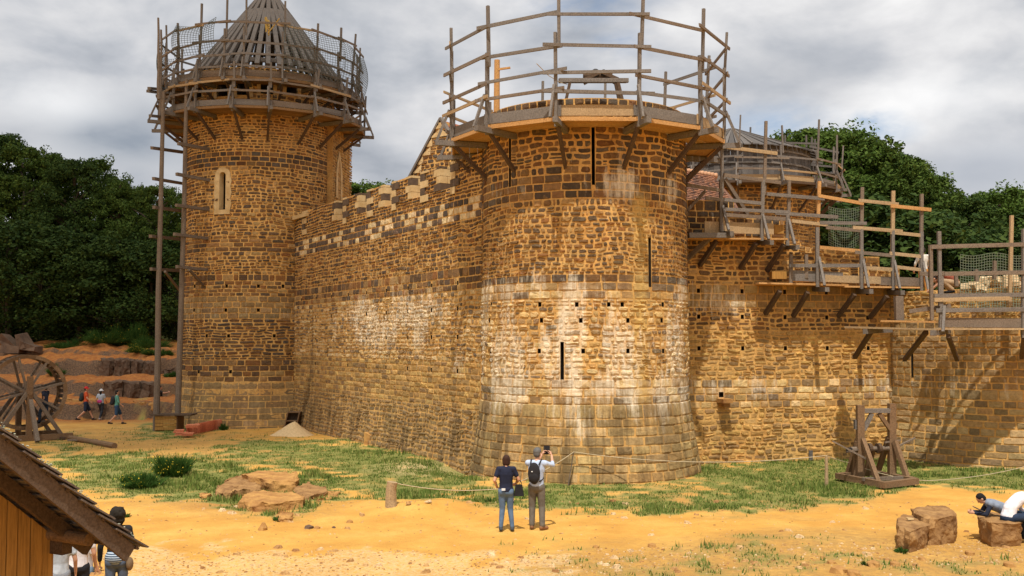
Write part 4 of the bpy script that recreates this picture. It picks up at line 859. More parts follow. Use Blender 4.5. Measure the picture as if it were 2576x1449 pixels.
for o in (0, .28, .56, .84): seg(s7, 'deck_board', QP(2345, 827, o), QP(2620, 828, o), .26, .06, 'fresh2'); seg(s7, 'deck_board', QP(2130, 823, o-.35), QP(2358, 829, o-.35), .26, .06, 'fresh2')
seg(s7, 'deck_board', QP(2226, 808, -.1), QP(2348, 810, -.1), .5, .06, 'fresh')
for (xa, ya, xb, yb) in ((2176, 834, 2240, 830), (2346, 838, 2386, 832)): seg(s7, 'bracket_beam', QP(xa, ya, -.5), QP(xb, yb, 1.4), .15, .16, 'oldwood')
for (xa, ya, xb, yb, d) in ((2190, 836, 2150, 900, 1.0), (2330, 836, 2275, 905, 2.2), (2385, 845, 2408, 905, 2.0), (2576, 850, 2570, 900, 1.0)): seg(s7, 'strut', QP(xa, ya, 0), QP(xb, yb, d), .13, .13, 'darkwood')
seg(s7, 'post', QP(2260, 745, .4), QP(2262, 806, .4), .26, .2, 'wood'); seg(s7, 'outrigger_brace', QP(2376, 770, -.05), QP(2372, 835, -.5), .08, .08, 'oldwood')
def qnet(u, v): return QP(2416+(2590-2416)*u, 640+(780-640)*v+4*math.sin(math.pi*u*3), 1.1+.1*math.sin(v*3))
netpart(qnet, 26, 21, s7, r=.0065)
# far tower scaffold
s8 = thing('tower_scaffold', (FC[0], FC[1], 12.9), 'distant ring scaffold around the boarded tower', 'scaffold')
ring_scaffold(s8, FC, 6.3, [-32, -10, 12, 34, 54, 74, 94, 114], 13.0, lambda a: 16.3+.5*math.sin(a), [13.6, 14.3], FR, toe=.3, wd=1.3, strut=1.3, deckm='darkwood')
s9 = thing('tower_scaffold', P(2060, 400, 60), 'farthest high rail and posts on the right shoulder of the boarded tower', 'scaffold')
for x0, y0, y1 in ((1975, 340, 400), (2042, 345, 430), (2050, 350, 440), (2098, 372, 450), (2106, 375, 430), (2028, 340, 400), (1904, 345, 390), (1888, 320, 400)):
    seg(s9, 'post', P(x0, y0, 61), P(x0+rnd.uniform(-2, 2), y1, 61), .10, .10, 'greyboard')
for (xa, ya, xb, yb) in ((1880, 356, 2060, 362), (1940, 374, 2000, 372), (2036, 368, 2110, 384), (2010, 412, 2100, 420), (1980, 402, 2070, 410)): seg(s9, 'rail', P(xa, ya, 60.8), P(xb, yb, 60.8), .06, .12, 'greyboard')
for k in range(4): seg(s9, 'deck_board', P(1990, 425+k*2, 60+k*.3), P(2118, 440+k*2, 60+k*.3), .3, .08, 'greyboard')
# ---------------- trees ----------------
def leafmat(name, c1, c2, c3):
    m, nt, bs = mat(name); g = nt.nodes.new('ShaderNodeNewGeometry'); c = coord(nt); k = nz(nt, c, .35, 4)
    t = mth(nt, 'ADD', mth(nt, 'MULTIPLY', g.outputs['Random Per Island'], .55), mth(nt, 'MULTIPLY', k, .5)); col = ramp(nt, t, [(.2, c1), (.5, c2), (.85, c3)])
    nt.links.new(col, bs.inputs['Base Color']); bs.inputs['Roughness'].default_value = .75; bs.inputs['Specular IOR Level'].default_value = .08
    tr = nt.nodes.new('ShaderNodeBsdfTranslucent'); nt.links.new(col, tr.inputs[0]); mx = nt.nodes.new('ShaderNodeMixShader'); mx.inputs[0].default_value = .22
    out = nt.nodes['Material Output']; nt.links.new(bs.outputs[0], mx.inputs[1]); nt.links.new(tr.outputs[0], mx.inputs[2]); nt.links.new(mx.outputs[0], out.inputs[0]); return m
M['leafA'] = leafmat('oak_leaves', (.026, .05, .009), (.055, .092, .016), (.105, .145, .026))
M['leafB'] = leafmat('dark_leaves', (.018, .038, .010), (.036, .064, .014), (.068, .10, .02))
M['leafC'] = leafmat('bright_leaves', (.04, .075, .012), (.065, .11, .018), (.10, .15, .03))
M['bark'] = plain('bark', (.10, .075, .05), (.05, .038, .025), 8, b=.8)
def leaves(V, Fq, cs, rs, n, size, flat=.72):
    """n leaf sprays round each clump centre c (x, y, z, r)"""
    for cx, cy, cz, r in cs:
        d = rs.normal(size=(n, 3)); d /= np.linalg.norm(d, axis=1)[:, None]; rad = r*rs.uniform(.35, 1.08, n)**.6
        p = np.array([cx, cy, cz])+d*rad[:, None]*np.array([1, 1, flat]); nrm = d+rs.normal(scale=.7, size=(n, 3)); nrm[:, 2] += .35
        nrm /= np.linalg.norm(nrm, axis=1)[:, None]; a = np.cross(nrm, rs.normal(size=(n, 3))); a /= np.linalg.norm(a, axis=1)[:, None]; b = np.cross(nrm, a)
        s = size*rs.uniform(.5, 1.25, n)[:, None]; k = sum(len(v) for v in V)
        q = np.stack([p-a*s, p-b*s*.55+a*s*.1, p+a*s, p+b*s*.55-a*s*.1], 1).reshape(-1, 3); V.append(q); Fq.append(np.arange(4*n).reshape(-1, 4)+k)
def tree_proto(seed, h, rad, mt, base=.25, nc=70, nl=150, size=.145):
    rs = np.random.RandomState(seed); cs = []; trunk = MB(); th = h*.8; lx = rs.uniform(-.3, .3); trunk.tube([(0, 0, -.3), (lx*.3, 0, h*.25), (lx, .1, th*.7), (lx*1.1, 0, th)], [h*.022, h*.017, h*.010, h*.004], 8)
    for i in range(nc):
        t = rs.uniform(0, 1)**.8; z = h*(base+(1-base)*t); prof = math.sin(math.pi*min(1, (.12+.88*t))**.85)**.6 if t < .97 else .25
        a = rs.uniform(0, 6.283); rr = rad*prof*rs.uniform(.45, 1.05); r = rad*rs.uniform(.13, .30)*(1.15-.4*t); cs.append((rr*math.cos(a), rr*math.sin(a), min(z, h-r*.6), r))
        if i % 4 == 0: zz_ = max(h*.15, z-rr*.7); trunk.tube([(lx*zz_/h, 0, zz_), (rr*.5*math.cos(a), rr*.5*math.sin(a), (z+zz_)/2+.3), (rr*math.cos(a), rr*math.sin(a), z)], [h*.008, h*.005, h*.002], 5)
    outer = []
    for i in range(nc):
        t = rs.uniform(.1, 1); z = h*(base+(1-base)*t); prof = math.sin(math.pi*min(1, (.12+.88*t))**.85)**.6 if t < .97 else .2; a = rs.uniform(0, 6.283); rr = rad*prof*rs.uniform(1.0, 1.25); outer.append((rr*math.cos(a), rr*math.sin(a), min(z, h)+rs.uniform(-.1, .5), rs.uniform(.3, .65)))
    V, Fq = [], []; leaves(V, Fq, cs, rs, nl, size); leaves(V, Fq, outer, rs, nl//8, size, 1.1)
    V = np.concatenate(V); Fq = np.concatenate(Fq); vm = bpy.data.meshes.new('crown'); vm.from_pydata(V.tolist(), [], Fq.tolist()); vm.materials.append(M[mt])
    tm = bpy.data.meshes.new('trunk'); tm.from_pydata(trunk.v, [], trunk.f); tm.materials.append(M['bark']); return tm, vm
TP = [tree_proto(1, 19, 5.2, 'leafB', nc=95, nl=300), tree_proto(2, 17, 5.0, 'leafA', nc=95, nl=300), tree_proto(3, 20, 4.6, 'leafA', nc=100, nl=290), tree_proto(4, 15, 4.4, 'leafC', nc=85, nl=280, size=.12), tree_proto(5, 8, 3.6, 'leafB', base=.05, nc=60, nl=260, size=.11)]
TP0 = [19, 17, 20, 15, 8]
def tree(px, pytop, Y, k, label, group, wid=1.0):
    p = P(px, pytop, Y); z0 = H(p.x, Y) if Y < 110 else 0; s = (p.z-z0)/TP0[k]; root = thing('tree', (p.x, Y, z0), label, 'tree', group)
    root.scale = (s*wid, s*wid, s); root.rotation_euler = (0, 0, rnd.uniform(0, 6.28))
    for nm, me in zip(('trunk', 'crown'), TP[k]): o = bpy.data.objects.new(nm, me); sc.collection.objects.link(o); o.parent = root
GL, GRt = 'trees of the wood behind the quarry', 'trees of the wood behind the right wall'
for a in ((-10, 335, 84, 0, 'tall dark tree cut by the left edge, highest of the wood behind the quarry'), (62, 372, 80, 1, 'green oak second from the left edge in the wood behind the quarry'),
          (125, 385, 86, 2, 'tall broad tree between the left edge oak and the highest middle crown'), (190, 402, 79, 0, 'dark dense tree above the tilted grey rocks of the quarry'), (250, 405, 84, 1, 'rounded oak above the flowering broom, left of the gap in the wood'),
          (300, 455, 78, 2, 'tree stepping down to the dip in the wood left of the poles'), (352, 478, 82, 0, 'dark tree left of the tall poles at the quarry edge'), (395, 470, 76, 1, 'green tree directly behind the left tall pole'),
          (440, 485, 84, 2, 'tree half hidden by the round left tower, behind the poles')): tree(*a, GL)
for a in ((30, 560, 72, 4, 'low dark shrubby tree at the foot of the wood, leftmost'), (110, 570, 73, 4, 'low dark shrubby tree at the foot of the wood, above the grey rocks'), (205, 590, 72.5, 4, 'low dark shrubby tree at the foot of the wood, above the dirt ramp'), (300, 600, 72, 4, 'low dark shrubby tree at the foot of the wood, behind the yellow broom'), (385, 610, 73, 4, 'low dark shrubby tree at the foot of the wood, behind the left pole'), (450, 600, 74, 4, 'low dark shrubby tree at the foot of the wood, touching the left tower')): tree(*a, GL, 1.35)
for x in (-10, 40, 90, 140, 190, 240, 290, 340, 395, 440): tree(x, 640+rnd.uniform(-30, 30), 90, 4, 'dark undergrowth tree in the shade between the trunks of the left wood', 'undergrowth of the left wood', 1.9)
for i, x in enumerate((-90, -180, -280, -390, -500, -620)): tree(x, (330, 350, 320, 345, 330, 340)[i], (80, 84, 78, 86, 82, 80)[i], i % 3, 'tall tree of the left wood beyond the left edge of the photo', 'trees left of the frame')
for a in ((905, 462, 120, 1, 'distant tree just above the battlements beside the left tower'), (955, 468, 122, 2, 'distant tree above the battlements, nearer the gable')): tree(*a, 'distant trees above the battlements', 1.2)
for a in ((1985, 345, 88, 2, 'tree just behind the boarded tower roof'), (2050, 328, 84, 1, 'highest crown of the right wood, over the boarded tower'), (2110, 332, 80, 3, 'bright leafy tree right of the boarded tower scaffold'), (2170, 352, 78, 1, 'broad oak above the net of the middle scaffold'),
          (2225, 385, 82, 0, 'dark tree above the tallest posts of the middle scaffold'), (2280, 400, 76, 2, 'tree with loose twiggy top above the end of the middle scaffold'), (2335, 452, 80, 1, 'green tree above the worker in the white shirt'), (2395, 488, 76, 0, 'dark tree above the left half of the lowest scaffold'),
          (2450, 505, 82, 1, 'tree in the dip of the wood skyline at the right'), (2510, 478, 78, 3, 'bright tree above the net of the lowest scaffold'), (2570, 480, 80, 2, 'tree at the right edge of the photo'), (2630, 470, 78, 0, 'tree just cut by the right edge of the photo')): tree(*a, GRt, 1.15)
for a in ((2110, 500, 70, 4, 'low tree behind the middle scaffold net'), (2200, 520, 70, 4, 'low tree behind the fresh yellow post of the middle scaffold'), (2290, 540, 71, 4, 'low tree left of the worker in the white shirt'), (2380, 585, 70, 4, 'low tree behind the corner post of the lowest scaffold'), (2470, 580, 71, 4, 'low tree behind the heap of rubble stone'), (2560, 580, 70, 4, 'low tree behind the right end of the rubble heap')): tree(*a, GRt, 1.5)
# broom bushes: upright green switches, some with yellow flowers
M['broom'] = leafmat('broom_green', (.022, .065, .012), (.045, .10, .018), (.09, .15, .03)); M['yellow'] = plain('yellow_flower', (.70, .50, .03), b=0)
def bush(px, py, rw_, h, label, flowers=0, n=900, spread=.8, mt='broom', group=None):
    rs = np.random.RandomState(int(px+py)); n = int(n*1.6); p = GH(px, py)
    if py < 950 or p.y > 80:
        yy_ = 69-(py-860)*.12; p = P(px, py, yy_); p.z = H(p.x, p.y)
    root = thing('broom_bush', p, label, 'bush', group)
    K_ = max(6, int(26*min(1, n/700))); ka = rs.uniform(0, 6.283, K_); kr = rs.uniform(0, 1, K_)**.6; kh = rs.uniform(.45, 1.1, K_)*(1.08-.5*kr); ki = rs.randint(0, K_, n); a = ka[ki]+rs.normal(scale=.22, size=n); r = np.clip(kr[ki]+rs.normal(scale=.12, size=n), 0, 1.2); bx = r*np.cos(a)*rw_*.42; by = r*np.sin(a)*rw_*.42; hh = h*kh[ki]*rs.uniform(.3, 1.0, n)**.8
    tx = bx*(1+spread)+rs.normal(scale=rw_*.08, size=n); ty = by*(1+spread)+rs.normal(scale=rw_*.08, size=n); b = rs.uniform(0, 6.283, n); w = .006+.007*rs.rand(n)+h*.005
    mx, my, mz = bx*.5+tx*.5*.9, by*.5+ty*.5*.9, hh*.55; dx, dy = np.cos(b)*w, np.sin(b)*w; O = np.array(p); o1 = np.stack([bx-dx*.4, by-dy*.4, hh*0-.03], 1); o2 = np.stack([mx-dx, my-dy, mz], 1); o3 = np.stack([tx, ty, hh], 1); o4 = np.stack([mx+dx, my+dy, mz], 1)
    V = (np.stack([o1, o2, o3, o4], 1)+O).reshape(-1, 3); mkobj('foliage', V, np.arange(4*n).reshape(-1, 4), M[mt], root)['kind'] = 'stuff'
    if flowers:
        k = rs.randint(0, n, flowers); c = np.stack([tx[k], ty[k], hh[k]*rs.uniform(.8, 1.02, flowers)], 1)+O+rs.normal(scale=.03, size=(flowers, 3)); s = .008+.006*rs.rand(flowers)[:, None]+h*.008; d1 = rs.normal(size=(flowers, 3)); d1 /= np.linalg.norm(d1, axis=1)[:, None]; d2 = np.cross(d1, rs.normal(size=(flowers, 3))); d2 /= np.linalg.norm(d2, axis=1)[:, None]
        V = np.stack([c-d1*s, c-d2*s, c+d1*s, c+d2*s], 1).reshape(-1, 3); mkobj('flowers', V, np.arange(4*flowers).reshape(-1, 4), M['yellow'], root)['kind'] = 'stuff'
bush(437, 1196, .85, 1.0, 'dark green broom bush with yellow flowers, larger of the pair in the grass', 160, 1500)
bush(362, 1226, .9, .52, 'low dark broom bush in the grass nearest the ochre bank', 60, 1300)
bush(330, 1215, .5, .38, 'small loose broom bush with sparse yellow flowers left of the low dark one', 60, 500)
bush(470, 1072, .55, .85, 'dark green shrub between the tall pole and the stack of red tiles', 0, 900)
bush(562, 1082, .4, .4, 'small weed clump right of the red tile stack', 0, 300)
bush(1212, 1098, .4, .35, 'small green weed at the foot of the shaded curtain wall', 0, 250) if False else bush(1208*.0+1235, 1262, .25, .22, 'small weed clump in the grass behind the woman in navy', 0, 150)
for i, (x, y, w, h, fl, lb) in enumerate(((262, 872, 3.2, 1.6, 60, 'wide dark broom at the top of the quarry bank with few flowers'), (300, 862, 2.6, 2.0, 260, 'tall broom with most yellow flowers on top of the quarry bank'), (345, 866, 1.6, 2.6, 30, 'pale green tall broom standing above the others on the bank'), (370, 880, 2.8, 1.3, 80, 'low broom on the bank left of the tall poles'), (338, 905, 1.2, .7, 300, 'bright yellow flowering broom on the middle quarry bench'), (378, 908, 1.2, .7, 120, 'small flowering broom beside the left pole foot'), (412, 912, 1.1, .7, 0, 'small green broom between the two tall poles'), (434, 935, .9, .6, 0, 'small green broom against the left tower edge'), (150, 880, 2.2, .8, 0, 'low dark scrub above the treadwheel'), (185, 868, 2.6, .9, 0, 'low dark scrub left of the dirt ramp'), (143, 935, 1.0, 1.1, 0, 'grey green bush against the right rim of the treadwheel'))):
    bush(x, y, w*.8, h*.8, lb, fl, 1100, .9, 'broom', 'broom on the quarry benches')
for (x, y, lb) in ((608, 1275, 'grass tuft beside the small triangular rock'), (2185, 1420, 'grass tuft right of the bench rocks'), (2270, 1390, 'green weed at the foot of the near block rock'), (2345, 1370, 'thin weeds right of the near block rock'), (700, 1310, 'tuft of tall grass under the small ochre rock'), (316, 1302, 'flat weed tuft at the roof edge on the sand')): bush(x, y, .24, .13, lb, 0, 160, .8, 'broom')
# ---------------- rocks ----------------
RT = []
for sz, dp_ in ((.35, 3), (.09, 3)): t_ = bpy.data.textures.new('rock_break', 'CLOUDS'); t_.noise_scale = sz; t_.noise_depth = dp_; t_.noise_basis = 'VORONOI_F2_F1' if sz > .2 else 'ORIGINAL_PERLIN'; RT.append(t_)
def rock(name, top, h, mt, label, cat='rock', rough=.06, tilt=0, group=None, und=.15, seed=None, sub=3, parent=None):
    """block rock from its top outline (world points, ccw), with side faces falling h to the ground, broken up by noise"""
    rs = np.random.RandomState(seed or int(abs(top[0][0]*97+top[0][1]*31))); ctr = sum((Vector(p) for p in top), Vector())/len(top); m = MB()
    ring = []; n = len(top)
    for i in range(n):
        a, b = Vector(top[i]), Vector(top[(i+1) % n])
        for k in range(sub): ring.append(a.lerp(b, k/sub))
    N_ = len(ring); L_ = [(.0, .86, 0), (.0, 1.0, .06), (.25, 1.02, .3), (.6, 1+und*.3, .65), (1.0, 1+und, 1.0)]
    rows = []
    for f1, sc_, dr in [(-.02, .45, 0)]+L_:
        r = []
        for q in ring:
            v = ctr+(q-ctr)*sc_; hh = h if not callable(h) else h(q)
            v = Vector((v.x, v.y, v.z-dr*(v.z-(H(v.x, v.y)-.12)) if h == 'g' else v.z-dr*hh))+Vector(rs.normal(scale=rough*(.35 if dr == 0 else 1), size=3)); r.append(len(m.v)); m.v.append(tuple(v))
        rows.append(r)
    for r0_, r1_ in zip(rows, rows[1:]):
        for i in range(N_): m.f.append((r0_[i], r1_[i], r1_[(i+1) % N_], r0_[(i+1) % N_]))
    m.f.append(tuple(rows[0]))
    o = B(name, m, M[mt], parent, origin=(ctr.x, ctr.y, ctr.z) if parent is None else None)
    if parent is None: tag(o, label, cat, group)
    sb_ = o.modifiers.new('sub', 'SUBSURF'); sb_.subdivision_type = 'SIMPLE'; sb_.levels = sb_.render_levels = 3; dp = o.modifiers.new('rough', 'DISPLACE'); dp.texture = RT[0]; dp.strength = .07 if parent is None and len(top) > 5 else .12; dp.texture_coords = 'GLOBAL'; dp = o.modifiers.new('rough2', 'DISPLACE'); dp.texture = RT[1]; dp.strength = .035; dp.texture_coords = 'GLOBAL'
    return o
def TPx(pts, z): return [G(x, y, z) for x, y in pts][::-1]
rock('bench_rock', TPx([(2292, 1272), (2330, 1268), (2375, 1268), (2402, 1280), (2405, 1290), (2378, 1297), (2335, 1299), (2305, 1292)], .62), 'g', 'benchrock', 'large rounded brown block rock, rear one of the pair on the right of the sand', rough=.03, und=.0)
rock('bench_rock', TPx([(2252, 1298), (2270, 1288), (2332, 1296), (2336, 1318), (2290, 1334), (2256, 1325)], .50), 'g', 'benchrock', 'squarish brown block rock with a white chip on top, front one of the pair', rough=.025, und=-.05)
rock('bench_rock', TPx([(2455, 1288), (2495, 1284), (2560, 1296), (2572, 1312), (2493, 1313), (2466, 1302)], .52), 'g', 'benchrock', 'tapering brown block rock the boy and the adult in white sit on', rough=.025, und=-.12)
m = MB(); p = G(2416, 1303, .5); p = G(2417-10, 1306-6, .5); m.box(G(2288, 1306, .51)+Vector((0, 0, .01)), (.14, .08, .035), .3, j=.012); tag(B('stone_chip', m, M['cream'], origin=low(m)), 'small white stone chip lying on the front block rock', 'stone')
rock('outcrop_rock', TPx([(610, 1190), (650, 1180), (720, 1184), (752, 1192), (745, 1206), (690, 1208), (640, 1200)], .34), 'g', 'sandrock', 'flat topped ochre rock at the back of the middle outcrop', rough=.03)
rock('outcrop_rock', TPx([(545, 1222), (575, 1203), (610, 1195), (640, 1206), (658, 1222), (640, 1232), (600, 1232), (560, 1240)], .20), 'g', 'benchrock', 'brown sloping rock at the left of the middle outcrop', rough=.04)
rock('outcrop_rock', TPx([(602, 1252), (620, 1237), (660, 1229), (720, 1236), (768, 1246), (762, 1254), (700, 1262), (640, 1262)], .25), 'g', 'sandrock', 'long yellow topped slab at the front of the middle outcrop', rough=.025)
rock('outcrop_rock', TPx([(738, 1222), (772, 1212), (820, 1222), (826, 1234), (780, 1244), (748, 1242)], .16), 'g', 'benchrock', 'low grey brown rock at the right of the middle outcrop', rough=.03)
rock('outcrop_rock', TPx([(775, 1246), (815, 1232), (860, 1234), (850, 1246), (800, 1256)], .08), 'g', 'sandrock', 'flat ochre ledge at the right foot of the outcrop', rough=.02)
rock('outcrop_rock', TPx([(692, 1290), (712, 1284), (740, 1290), (735, 1300), (702, 1300)], .14), 'g', 'sandrock', 'small ochre rock with grass at its foot below the outcrop', rough=.02)
rock('loose_stone', TPx([(500, 1238), (520, 1236), (534, 1240), (520, 1246), (502, 1245)], .10), 'g', 'sandrock', 'small flat stone left of the outcrop', rough=.01, und=.1)
rock('loose_stone', TPx([(988, 1336), (996, 1331), (1003, 1336), (999, 1342), (990, 1342)], .08), 'g', 'greyrock', 'small grey stone on the sand near the path edge', rough=.01) if False else None
for i, (x, y, s, mt, lb) in enumerate(((661, 1305+28, .11, 'sandrock', 'upright triangular brown stone alone on the sand'), (777, 1322+7, .10, 'greyrock', 'grey rounded pebble left of its tan neighbour'), (797, 1330, .08, 'sandrock', 'tan pebble right of the grey one'), (840, 1328, .05, 'greyrock', 'tiny dark stone on the sand below the ridge'), (880, 1315, .09, 'sandrock', 'flat chip of rock at the ridge foot'), (1640, 1375, .09, 'sandrock', 'reddish stone in the grass patch at the bottom centre'), (1500, 1378, .07, 'sandrock', 'small chip between the bottom grass patches'), (2198, 1424, .14, 'sandrock', 'orange stone beside weeds at the bottom right'), (2250, 1422, .10, 'sandrock', 'flat brown chip left of the weeds'), (2440, 1395, .10, 'sandrock', 'small flat stone below the bench rock'), (2320, 1408, .08, 'sandrock', 'small chip below the front block rock'), (2540, 1425, .12, 'sandrock', 'dark stone at the bottom right corner'), (2110, 1440, .16, 'sandrock', 'broken flat stone in the bottom right turf'), (2150, 1447, .13, 'sandrock', 'second broken flat stone in the bottom right turf'), (2090, 1418, .09, 'sandrock', 'reddish knob of stone in the bottom right turf'))):
    p = GH(x, y); m = MB(); k = 7; rs = random.Random(i); m.tube([p+Vector((0, 0, -.03)), p+Vector((s*.05, 0, s*.5)), p+Vector((s*.1, 0, s*(1.5 if i == 0 else .75)))], [s, s*.85, s*.3], k, j=.25); tag(B('loose_stone', m, M[mt], origin=low(m)), lb, 'stone')
# quarry faces: jointed blocks along the benches
def face(px0, px1, pyt, pyb, Y, n, mt, labels, dep=2.2, jt=.12):
    for i in range(n):
        x0 = px0+(px1-px0)*i/n; x1 = px0+(px1-px0)*(i+1)/n; yt = pyt+rnd.uniform(-5, 5); t = [P(x0, yt+rnd.uniform(-4, 4), Y+rnd.uniform(-.3, .3)), P((x0+x1)/2, yt+3, Y-.35), P(x1+3, yt+rnd.uniform(-4, 4), Y+rnd.uniform(-.3, .3)), P(x1, yt, Y+dep)+Vector((0, 0, .05)), P(x0, yt, Y+dep)+Vector((0, 0, .05))]
        h = (P(0, pyt, Y).z-P(0, pyb, Y).z)*1.8; rock('quarry_rock', t, h, mt, labels[i], 'rock', jt, und=.04, group='rock faces of the quarry')
face(150, 395, 1006, 1048, 54.8, 4, 'sandrock', ['lowest yellow topped rock ledge behind the red hatted walker', 'lowest ochre ledge between the walkers', 'lowest ochre ledge above the green jacketed walker', 'lowest ochre ledge beside the left pole'], 2.0, .06)
face(262, 396, 957, 996, 56.7, 3, 'greyrock', ['rounded brown rock face above the walkers, left block', 'rounded brown rock face above the walkers, middle block', 'rounded brown rock face next to the left pole'], 2.2, .06)
face(250, 398, 902, 942, 61.0, 4, 'greyrock', ['grey cut rock of the upper bench, leftmost block', 'grey cut rock of the upper bench, second block', 'grey cut rock of the upper bench, third block', 'grey cut rock of the upper bench behind the left pole'], 2.5, .07)
face(405, 445, 925, 950, 61.0, 1, 'greyrock', ['dark rock between the tall poles'], 2); face(350, 395, 880, 896, 68, 1, 'sandrock', ['small red rock under the broom near the poles'], 2); face(225, 300, 872, 886, 69, 2, 'sandrock', ['pale rock slab on the bank top, left one', 'pale rock slab on the bank top, right one'], 2)
for (x, y, w, h, an, lb) in ((25, 853, 1.25, .55, .75, 'tilted grey boulder at the top left of the quarry'), (62, 852, .5, 1.1, -.5, 'second tilted grey boulder leaning on its neighbour'), (33, 870, 1.2, .5, .1, 'flat dark boulder under the two tilted ones'), (80, 866, 1.1, .5, .2, 'low grey boulder right of the tilted ones')):
    p = P(x, y+8, 64); m = MB(); c_ = Vector((p.x, 64, p.z)); Mx = Matrix.Rotation(an, 3, 'Y')
    m.quadbox([c_+Mx@Vector((sx*w*.5+rnd.uniform(-.15, .15), sy*.6+rnd.uniform(-.1, .1), sz*h*.45+rnd.uniform(-.12, .12))) for sz in (-1, 1) for sx, sy in ((-1, -1), (1, -1), (1, 1), (-1, 1))]); tag(B('quarry_boulder', m, M['greyrock'], origin=low(m)), lb, 'boulder')
# red tile stack, sand heap, crate, log
ts = thing('tile_stack', GH(500, 1095), 'low stack of new red clay tiles on the ground beside the left tower', 'tile stack'); M['redtile'] = woodmat('new_red_tile', (.42, .11, .05), (.58, .17, .08), (.68, .25, .13))
t0 = GH(468, 1098); t1 = GH(552, 1080)
for r_ in range(3):
    m = MB(); nn_ = 22
    for i in range(nn_):
        q = t0.lerp(t1, (i+.5)/nn_)+Vector((0, r_*.16, 0)); m.box((q.x, q.y, q.z+.24+(r_ == 1)*.03), (.065, .16, .42), rz=.45, j=.008)
    B('tile_row', m, M['redtile'], ts)
for (dx, dy, dz, w) in ((-.15, -.25, .1, .5), (.15, -.3, .08, .45), (.25, 0, .42, .55), (-.3, -.15, .2, .4)):
    m = MB(); [m.box((t0.x+dx+k*.02, t0.y+dy, t0.z+dz+k*.035), (w, .28, .03), rz=.2, j=.005) for k in range(4)]; B('loose_tiles', m, M['redtile'], ts)
m = MB(); sx0 = GH(738, 1096); NR_ = 26
for r_ in range(9):
    for k in range(NR_):
        a = 2*math.pi*k/NR_; rr = 1.25*r_/8; z = .68*max(0, 1-rr/1.2)**1.15+(fbm(math.cos(a)*rr*3, math.sin(a)*rr*3, 6)-.5)*.1; m.v.append((sx0.x+rr*math.cos(a)*(.75+.25*(math.cos(a) < 0)), sx0.y+.3+rr*math.sin(a)*.7, sx0.z+z-.03))
for r_ in range(8):
    for k in range(NR_): m.f.append((r_*NR_+k, r_*NR_+(k+1) % NR_, (r_+1)*NR_+(k+1) % NR_, (r_+1)*NR_+k))
tag(B('sand_heap', m, plain('pale_sand', (.66, .47, .25), (.52, .36, .18), 14, b=.8), None, True, origin=low(m)), 'pale heap of builder sand in front of the tipped wooden crate', 'sand heap')
cr = thing('crate', GH(728, 1078), 'brown wooden crate tipped on its end against the curtain wall corner', 'crate'); q = GH(726, 1082)
for (dx, dz, sx, sz) in ((-.28, .42, .05, .8), (.28, .42, .05, .8), (0, .82, .6, .05), (0, .42, .55, .04), (0, .04, .6, .05)):
    m = MB(); m.quadbox([q+Vector((dx+x*sx/2, y+.1, dz+z*sz/2))+Vector((.22*(dz+z*sz/2), .25*(dz), 0)) for z in (-1, 1) for x, y in ((-1, 0), (1, 0), (1, .5), (-1, .5))]); B('board', m, M['brownwood'], cr)
m = MB(); m.quadbox([q+Vector((x+.22*z, .62+.25*z*.5, z)) for z in (0, .84) for x in ()]) if False else None
m = MB(); m.beam(q+Vector((.0, .5, 0)), q+Vector((.2, .72, .82)), .56, .04, up=(0, 1, 0)); B('back_board', m, M['darkwood'], cr)
m = MB(); m.tube([GH(175, 1108)+Vector((0, 0, .12)), GH(288, 1128)+Vector((0, 0, .1))], [.10, .12], 10); tag(B('log', m, M['brownwood'], origin=low(m)), 'long dark log lying in the grass right of the treadwheel', 'log')
m = MB(); m.beam(GH(170, 1112)+Vector((0, 0, .08)), GH(245, 1112)+Vector((0, 0, .08)), .08, .06); tag(B('plank', m, M['wood'], origin=low(m)), 'thin plank in the grass behind the dark log', 'plank')
# stump post, stakes and rope
st_ = GH(984, 1274); m = MB(); m.tube([st_+Vector((0, 0, -.1)), st_+Vector((-.01, 0, .15)), st_+Vector((.0, 0, .42)), st_+Vector((.03, 0, .60))], [.155, .14, .125, .13], 16, j=.05); sp2 = B('stump_post', m, M['fresh2'], origin=low(m)); tag(sp2, 'thick short wooden stump post holding the end of the rope', 'post')
def stake(px, pb, ptop, r, mt, lb, lean=0):
    p = GH(px, pb); m = MB(); zt_ = P(px+lean, ptop, p.y).z; q = P(px+lean, ptop, p.y); m.tube([p+Vector((0, 0, -.1)), q], [r, r*.8], 7); tag(B('rope_stake', m, M[mt], origin=low(m)), lb, 'stake'); return q
k1 = stake(1428, 1222, 1137, .018, 'wood', 'thin leaning stake close to the foot of the big tower', 15); k2 = stake(2079, 1228, 1146, .055, 'fresh2', 'pale wooden stake in the grass between the big tower and the windlass')
def rope(pts, lb, r=.011):
    m = MB(); o = []
    for a, b, sag in pts:
        for i in range(13): t = i/12; q = a.lerp(b, t); q.z -= sag*4*t*(1-t); o.append(q)
    m.tube(o, r, 5); tag(B('rope', m, M['rope'], origin=low(m)), lb, 'rope')
rope([(st_+Vector((.05, 0, .58)), P(1250, 1230, 25.5), .10), (P(1250, 1230, 25.5), k1, .12)], 'thin rope from the stump post past the woman in navy to the leaning stake')
rope([(k1, k2, .24)], 'long sagging rope across the foot of the big tower')
rope([(k2, P(2140, 1165, 30.5)*1, .02), (P(2140, 1165, 30.5), GH(2330, 1218)+Vector((0, 0, .1)), .1), (GH(2330, 1218)+Vector((0, 0, .1)), GH(2600, 1196)+Vector((0, 0, .35)), .1)], 'rope running from the pale stake past the windlass frame to the right')
m = MB(); q = GH(2040, 1160); m.box(q+Vector((0, 0, .2)), (.14, .03, .35), .2); tag(B('slate', m, M['greyboard'], origin=low(m)), 'small board leaning on the foot of the right wall', 'board')
